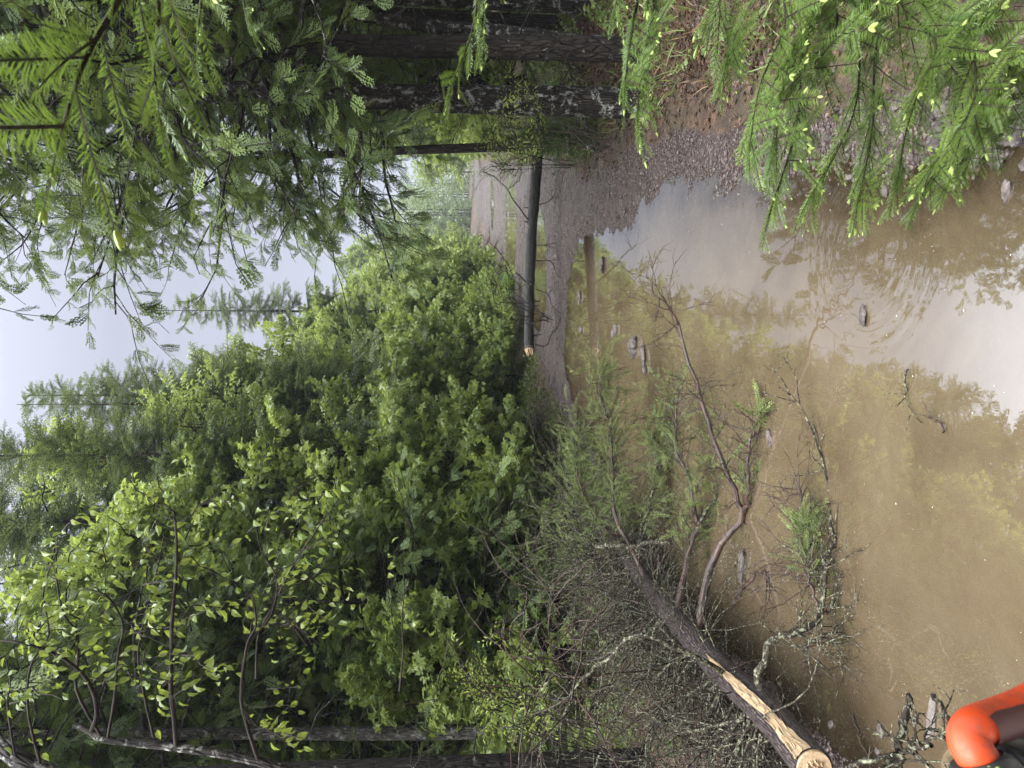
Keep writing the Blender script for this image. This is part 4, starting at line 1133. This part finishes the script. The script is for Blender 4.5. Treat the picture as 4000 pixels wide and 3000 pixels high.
sprig(1780, 2660, 4.2, 5, 'thin pale-leaved willow shoots before the dark left trunk', (2350, 2850, 4.2), 1.1, .14)
sprig(2040, 2750, 3.9, 4, 'lower clump of pale willow leaves above the tangle of dead twigs', (2450, 2950, 3.9), 1.1, .16)
sprig(1960, 2560, 4.6, 3, 'wispy willow shoots between the two left trunks and the tangle', (2350, 2700, 4.8), 1.0, .18)
sprig(1940, 430, 5.6, 8, 'yellow-green sprigs in front of the lichened right trunk', (2380, 560, 5.6), 1.2, .22)
sprig(1930, 600, 8.5, 6, 'small yellow-leaved sprigs on the thin leaning right trunk', (2240, 640, 8.5), 1.4, .2)
sprig(1850, 1160, 9.8, 10, 'yellow-green bush at the left verge behind the log', (2150, 1250, 10.4), 1.6, .35)

# ------------------------------------------------------------------ stones
def rock_mesh(seed, sub=3, flat=.55):
    import bmesh
    r = np.random.default_rng(seed)
    bm = bmesh.new(); bmesh.ops.create_icosphere(bm, subdivisions=sub, radius=1)
    V = np.array([v.co[:] for v in bm.verts]); F = np.array([[v.index for v in f.verts] for f in bm.faces])
    bm.free()
    for _ in range(9):
        n = nrm(r.normal(0, 1, 3)); dcut = r.uniform(.55, .85)
        s = V @ n; V = V - np.outer(np.maximum(s - dcut, 0), n) * .92
    V += nrm(V) * (fbm(V[:, 0] * 2.6 + V[:, 2], V[:, 1] * 2.6 - V[:, 2], seed, 4) * .3)[:, None]
    return V * [1, .75, flat], F
def stone(name, X, Y, sz, label, group=None, seed=1, z=None, rot=0, st_=(1, 1, 1)):
    V, F = rock_mesh(seed)
    c = G(X, Y, 0.0); zz = hz(c[0], c[1]) if z is None else z
    mb = MB(); V = V * sz * np.array(st_)
    cz, sz_ = math.cos(rot), math.sin(rot)
    V = np.stack([V[:, 0] * cz - V[:, 1] * sz_, V[:, 0] * sz_ + V[:, 1] * cz, V[:, 2]], -1)
    mb.add(V + [c[0], c[1], zz], F, 0, rng.random(), None, False)
    return tag(mb.build(name, STONE, None, (c[0], c[1], zz)), label, 'stone', group)
for k, (X, Y, s, sx_, lb) in enumerate((
    (3378, 1232, .062, (1, .55, .5), 'small oblong stone alone on the sky reflection'),
    (2356, 1036, .11, (1.3, .8, 1), 'largest pale stone standing in the water off the gravel'),
    (2267, 1160, .10, (1.3, .8, .8), 'grey stone in shallow water just below the gravel edge'),
    (2271, 1290, .085, (.9, .9, .7), 'small stone under the left part of the log reflection'),
    (2408, 1290, .085, (1, .8, .8), 'twin wet stones in mid puddle, larger one'),
    (2395, 1305, .06, (1, .8, .7), 'twin wet stones in mid puddle, smaller one'),
    (2480, 1360, .15, (1.1, .8, .8), 'broad wet stone near the green shoots over the water'),
    (2520, 1405, .12, (1.4, .6, .5), 'low flat stone beside the broad one in the puddle'),
    (3010, 1705, .055, (1.4, .6, .7), 'pale wet stone among the drowned twigs'),
    (2905, 2215, .10, (1.8, .5, .6), 'dark splintery stone in the water beside the fallen trunk'),
    (3250, 2830, .03, (1, 1, .9), 'tiny pale stone peeking out near the lichened branch'),
    (3445, 2850, .035, (1.2, .9, .7), 'knobbly stone half sunk between two twigs'),
    (3645, 2810, .07, (1.6, .4, .5), 'dark slate sliver at the near left shore'),
    (3460, 750, .035, (1.1, .8, .8), 'small stone off the right shore under the fir tips'),
    (3935, 745, .04, (1.3, .6, .8), 'reddish stone in the shallows at the bottom right rocks'))):
    stone('stone', X, Y, s * .8, lb, None, 30 + k, .12 * s, rng.uniform(-.4, .4) + (0 if k else .1), sx_)
# stones on the far puddles
for (X, Y, s) in ((1985, 830, .16), (1985, 875, .14), (2013, 850, .14), (2015, 735, .12), (1925, 800, .2)):
    stone('stone', X, Y, s, 'pale stone showing above the far puddle beyond the log', 'stones in the far puddle', int(X + Y), -.02, 0, (1.2, .8, .6))
protos = []
k = 0
cand = 0
while k < 95 and cand < 2000:
    cand += 1
    X = rng.uniform(3000, 4150); Y = rng.uniform(380, 660) if X > 3300 else rng.uniform(520, 660)
    c = G(X, Y, .04)
    if X < 3600 and rng.random() < .6: continue
    s = rng.uniform(.012, .036) * (1.25 if X > 3750 else .8)
    if len(protos) < 6:
        o = stone('shore_stone', X, Y, .03, 'stone in the rubble along the right shore under the fir boughs', 'rubble along the right shore', 60 + k)
        protos.append(o)
    else:
        o = protos[k % 6].copy(); col.objects.link(o)
    z = hz(c[0], c[1])
    o.location = (c[0], c[1], z + s * .25)
    o.rotation_euler = (rng.normal(0, .3), rng.normal(0, .3), rng.uniform(0, 6))
    f = s / .03
    o.scale = (f * rng.uniform(.8, 1.3), f, f * rng.uniform(.8, 1.4))
    k += 1
# loose gravel
V0, F0 = rock_mesh(5, 1, .6)
V0 = V0 * 1.0
tg = {'V': V0, 'F': [(F0, 0)], 't': np.zeros(len(V0))}
mb = MB()
gx = rng.uniform(-2.2, 4.8, 120000); gy = rng.uniform(1.5, 20, 120000)
z, s_, sp_, lat_ = height(gx, gy, True)
okm = (z > -.03) & (gx > -1.9) & ((lat_ < .05 - .25 * (gx > xc(gy))) | (sp_ < .05))
okm &= rng.random(len(gx)) < np.where(gy < 7, 1, .6)
gx, gy, z = gx[okm][:48000], gy[okm][:48000], z[okm][:48000]
n = len(gx)
sz = rng.gamma(2.0, .0026, n) + .003 + (rng.random(n) < .015) * rng.uniform(.008, .02, n)
Dg = nrm(np.stack([rng.normal(0, 1, n), rng.normal(0, 1, n), rng.normal(0, .25, n)], -1))
mb.inst(tg, frames(Dg, (0, 0, 1), sz, rng.normal(0, .4, n)), np.stack([gx, gy, z + sz * .2], -1), rng.random(n) ** 1.6)
tag(mb.build('gravel', STONE), 'loose reddish-grey gravel of the track', 'gravel', None, 'stuff')
# floating flecks on the water
mb = MB(); fx = rng.uniform(-1.6, 1.4, 16000); fy = rng.uniform(1.6, 9.5, 16000)
z, s_, sp_, lat_ = height(fx, fy, True)
clus = fbm(fx * 1.5, fy * 1.5, 77, 3)
kf = (sp_ < -.05) & (((clus > .22) & (rng.random(len(fx)) < .6)) | (rng.random(len(fx)) < .06)); fx, fy = fx[kf], fy[kf]; n = len(fx)
LVq, LFq = quad_leaf()
tq = {'V': LVq * [1, 1, .1], 'F': [(LFq, 0)], 't': np.zeros(4)}
D = nrm(np.stack([rng.normal(0, 1, n), rng.normal(0, 1, n), 0 * fx], -1))
mb.inst(tq, frames(D, (0, 0, 1), rng.gamma(1.6, .0011, n) + .0012), np.stack([fx, fy, np.full(n, .003)], -1))
tag(mb.build('floating_debris', FLECK), 'tiny pale flecks adrift on the muddy water', 'debris', None, 'stuff')

# ------------------------------------------------------------------ leaf litter, grass, herbs
mb = MB()
lx = np.concatenate([rng.uniform(.7, 4.2, 60000), rng.uniform(-5, 6, 60000)]); ly = np.concatenate([rng.uniform(1.2, 9.5, 60000), rng.uniform(1.0, 16, 60000)])
pm_ = rng.permutation(120000); lx = lx[pm_]; ly = ly[pm_]
z, s_, sp_, lat_ = height(lx, ly, True)
kl = (lat_ > -.22) & (sp_ > .12) & (rng.random(len(lx)) < sstep(-.25, .4, lat_) + .1); lx, ly, z = lx[kl], ly[kl], z[kl]
lx, ly, z = lx[:44000], ly[:44000], z[:44000]; n = len(lx)
mv, mf = maple_leaf(); tml = {'V': mv, 'F': [(mf, 0)], 't': np.zeros(len(mv))}
D = nrm(np.stack([rng.normal(0, 1, n), rng.normal(0, 1, n), rng.normal(0, .3, n)], -1))
mb.inst(tml, frames(D, (0, 0, 1), rng.uniform(.014, .042, n), rng.normal(0, .6, n)), np.stack([lx, ly, z + .012], -1))
tw = paths(np.stack([lx, ly, z + .01], -1)[:6000], nrm(np.stack([rng.normal(0, 1, 6000), rng.normal(0, 1, 6000), 0 * lx[:6000]], -1)), rng.uniform(.05, .3, 6000), 4, .12)
tubes(mb, tw, (.002 * np.linspace(1, .5, 5))[None] * np.ones((6000, 1)), 3, 0)
tag(mb.build('leaf_litter', LF['litter']), 'brown fallen leaves and twigs covering both banks', 'leaf litter', None, 'stuff')
def blades(name, n, xr, yr, cond, hgt, label, mat=LF['grass']):
    mb = MB()
    x = rng.uniform(*xr, n); y = rng.uniform(*yr, n)
    z, s_, sp_, lat_ = height(x, y, True)
    k = cond(x, y, s_, lat_); x, y, z = x[k], y[k], z[k]; n = len(x)
    S = np.stack([x, y, z], -1)
    D = nrm(np.stack([rng.normal(0, .45, n), rng.normal(0, .45, n), np.ones(n)], -1))
    L = hgt * rng.uniform(.4, 1.3, n)
    pp = paths(S, D, L, 4, .12, -.22)
    sd = nrm(np.cross(D, rng.normal(0, 1, (n, 3))))
    w = (np.array([1, 1, .8, .5, .05]) * .0035)[None, :, None] * rng.uniform(.7, 1.8, (n, 1, 1))
    V = np.stack([pp - sd[:, None] * w, pp + sd[:, None] * w], 2).reshape(-1, 3)
    q = np.array([[2 * i, 2 * i + 1, 2 * i + 3, 2 * i + 2] for i in range(4)])
    F = (q[None] + (np.arange(n) * 10)[:, None, None]).reshape(-1, 4)
    mb.add(V, F, 0, np.repeat(rng.random(n), 10), None, True)
    tag(mb.build(name, mat), label, 'grass', None, 'stuff')
pn = lambda x, y: fbm(x * 1.2, y * 1.2, 55, 3)
blades('grass', 52000, (-5, 6.5), (1.2, 20), lambda x, y, s, l: (l > -.1) & (s > .02) & (pn(x, y) > -.02), .17, 'grass tufts scattered over the banks')
blades('verge_grass', 26000, (-4, 12), (8, 34), lambda x, y, s, l: (s > .0) & (s < 1.6), .22, 'green grass fringing the verges of the track')
blades('dry_grass', 6000, (.8, 3.4), (1.5, 12), lambda x, y, s, l: (s > .08) & (s < 1.6), .15, 'straw-coloured dead grass on the right bank', leaf_mat('straw', (.05, .030, .014), (.19, .125, .06), .2, .6))
mb = MB(); n = 5200
x = np.concatenate([rng.uniform(-5, 6.5, n), rng.uniform(-3, 12, n)]); y = np.concatenate([rng.uniform(1.4, 14, n), rng.uniform(8, 36, n)])
z, s_, sp_, lat_ = height(x, y, True)
k = (s_ > .15) & (s_ < 4) & ((fbm(x * 1.4, y * 1.4, 91, 3) > 0) | (s_ > .8)); x, y, z = x[k], y[k], z[k]; n = len(x)
D = nrm(np.stack([rng.normal(0, 1, n), rng.normal(0, 1, n), rng.uniform(.2, 1.6, n)], -1))
scatter_sprays(mb, T_BROAD + T_WILLOW, np.stack([x, y, z], -1), D, rng.uniform(.3, .85, n), .6)
tag(mb.build('ground_cover', [LF['grass'], BK_DARK]), 'low leafy herbs covering the banks under the trees', 'ground cover', None, 'stuff')
# bright tuft at the left verge behind the log
mb = MB(); n = 500; b = P(1990, 1115, 14.5); b[2] = hz(b[0], b[1]) if False else max(.1, b[2] * 0 + .12)
S = np.tile(G(2010, 1112, .2), (n, 1)) + rng.normal(0, .05, (n, 3)) * [1, 1, 0]
D = nrm(np.stack([rng.normal(0, .6, n), rng.normal(0, .6, n), np.ones(n)], -1)); pp = paths(S, D, .55 * rng.uniform(.6, 1.2, n), 4, .06, -.14)
sdv_ = nrm(np.cross(D, rng.normal(0, 1, (n, 3)))); w = (np.array([1, 1, .8, .5, .05]) * .006)[None, :, None]
V = np.stack([pp - sdv_[:, None] * w, pp + sdv_[:, None] * w], 2).reshape(-1, 3); q = np.array([[2 * i, 2 * i + 1, 2 * i + 3, 2 * i + 2] for i in range(4)])
mb.add(V, (q[None] + (np.arange(n) * 10)[:, None, None]).reshape(-1, 4), 0, np.repeat(rng.random(n), 10), None, True)
tag(mb.build('grass_tuft', leaf_mat('fresh_grass', (.10, .22, .05), (.22, .38, .12), .3)), 'bright fresh grass tuft on the left verge beyond the log', 'grass tuft')

# ------------------------------------------------------------------ chainsaw held at the near left
M = MT('orange_plastic')
pos = M.n('ShaderNodeTexCoord').outputs['Object']
dirt = M.ramp(M.noise(pos, 70, 8, .75), [(.46, 0.0), (.62, .8)])
spk = M.ramp(M.noise(pos, 420, 2, .5), [(.68, 0.0), (.72, .8)])
c = M.mix(dirt, (.48, .048, .008), (.28, .05, .02)); c = M.mix(spk, c, (.10, .045, .025))
ORANGE = M.done(M.pbsdf(**{'Base Color': c, 'Roughness': M.math('MULTIPLY_ADD', dirt, .35, .48), 'Normal': M.bump(M.noise(pos, 160, 4), .25, .0008)}).outputs[0])
BLACK = simple('black_plastic', (.018, .02, .022), .5, ns=80)
METAL = simple('saw_metal', (.35, .35, .36), .3, Metallic=1.0)
cs = empty('chainsaw', tuple(P(3900, 3000, .5)), 'chainsaw with an orange tubular handle and black body held at the near left', 'chainsaw')
hp = catmull([P(4350, 2620, .56), P(4150, 2690, .55), P(4000, 2765, .54), P(3900, 2805, .53), P(3815, 2838, .52), P(3785, 2880, .515), P(3800, 2930, .51), P(3840, 2990, .51), P(3880, 3060, .51), P(3950, 3200, .52)], 60)
mb = MB(); tubes(mb, hp, np.full(60, .0148), 20, 0, .5); adopt(mb.build('handle', ORANGE), cs)
mb = MB(); Th = nrm(np.gradient(hp, axis=0)); vv_ = nrm(CAM - hp); sv_ = nrm(np.cross(Th, vv_)); tubes(mb, hp + (vv_ * .55 + sv_ * .83) * .0148, np.full(60, .0007), 6, 0, .5); adopt(mb.build('seam', ORANGE), cs)
# dark maroon strip wrapped under the upper run of the handle
mb = MB()
g = hp[2:27]; Tg = nrm(np.gradient(g, axis=0)); dn = nrm(np.array([-.2, -.3, -1.]) - Tg * (Tg @ np.array([-.2, -.3, -1.]))[:, None]); ax = np.cross(Tg, dn)
gr = []
for i in range(len(g)):
    for a_ in np.linspace(-1.35, 1.35, 11):
        rr_ = .0148 + .0018 * min(1, (1.45 - abs(a_)) * 4)
        gr.append(g[i] + (dn[i] * math.cos(a_) + ax[i] * math.sin(a_)) * rr_)
q = np.array([[i * 11 + j, i * 11 + j + 1, (i + 1) * 11 + j + 1, (i + 1) * 11 + j] for i in range(len(g) - 1) for j in range(10)])
mb.add(gr, q, 0, .5, None, True); adopt(mb.build('dark_strip', simple('maroon_strip', (.05, .012, .010), .6), None), cs)
# black collar and body
def blob(pts, rad, name, mat, n=24, sides=18, sq=(1, 1)):
    mb = MB(); pp = catmull(pts, n); tubes(mb, pp, np.interp(np.linspace(0, 1, n), np.linspace(0, 1, len(rad)), rad), sides, 0, .5, True, True); return adopt(mb.build(name, mat), cs)
blob([P(3815, 2962, .512), P(3835, 3000, .51), P(3870, 3060, .51), P(3950, 3200, .52)], [.019, .024, .027, .03], 'collar', BLACK)
blob([P(3880, 2985, .53), P(3960, 2990, .54), P(4060, 2990, .55), P(4250, 3000, .56), P(4420, 3040, .57)], [.006, .018, .026, .045, .05], 'body', BLACK)
blob([P(3900, 3080, .51), P(4050, 3150, .53), P(4300, 3220, .55)], [.03, .05, .06], 'engine_cover', BLACK)
mb = MB()
b0 = P(4300, 3100, .56); dr = nrm(np.array([-.5, .1, -.9])); sd3 = nrm(np.cross(dr, [0, 1, 0]))
L_ = .4; prof = [(0, .03), (.3, .034), (.37, .025), (.4, 0)]
pts2 = [b0 + dr * a_ + sd3 * w_ for a_, w_ in prof] + [b0 + dr * a_ - sd3 * w_ for a_, w_ in prof[::-1][1:]]
th = np.cross(dr, sd3) * .003; n2 = len(pts2)
Vb = np.array([p_ + th for p_ in pts2] + [p_ - th for p_ in pts2])
mb.add(Vb, np.array([list(range(n2))]), 0); mb.F.append((np.array([list(range(2 * n2 - 1, n2 - 1, -1))]), np.array([0]), False))
mb.F.append((np.array([[i, i + n2, (i + 1) % n2 + n2, (i + 1) % n2] for i in range(n2)]), np.zeros(n2, int), False))
adopt(mb.build('guide_bar', METAL), cs)
mb = MB(); sprl = T_WILLOW[0]
bb = P(3925, 2988, .475)
scatter_sprays(mb, [T_WILLOW[0]], bb[None], nrm(np.array([[-.6, .1, .5]])), np.array([.16]), .2)
tag(mb.build('leaf_scrap', [LF['alder'], BK_DARK]), 'pale green leaf scrap stuck to the black chainsaw body', 'leaf')

# ------------------------------------------------------------------ misty air
HAZE = True
if HAZE:
    hm = MT('misty_air')
    pv = hm.n('ShaderNodeVolumePrincipled', {'Color': (.80, .86, .92, 1), 'Density': .0010, 'Anisotropy': .2})
    hm.t.links.new(pv.outputs[0], hm.out.inputs['Volume'])
    mb = MB()
    a, b = np.array([-320, -60, -1.5]), np.array([350, 620, 22])
    Vb = np.array([(x, y, z) for x in (a[0], b[0]) for y in (a[1], b[1]) for z in (a[2], b[2])])
    mb.add(Vb, np.array([[0, 1, 3, 2], [4, 6, 7, 5], [0, 4, 5, 1], [2, 3, 7, 6], [0, 2, 6, 4], [1, 5, 7, 3]]))
    tag(mb.build('haze', hm.m), 'thin mist hanging in the air down the track', 'haze', None, 'stuff')
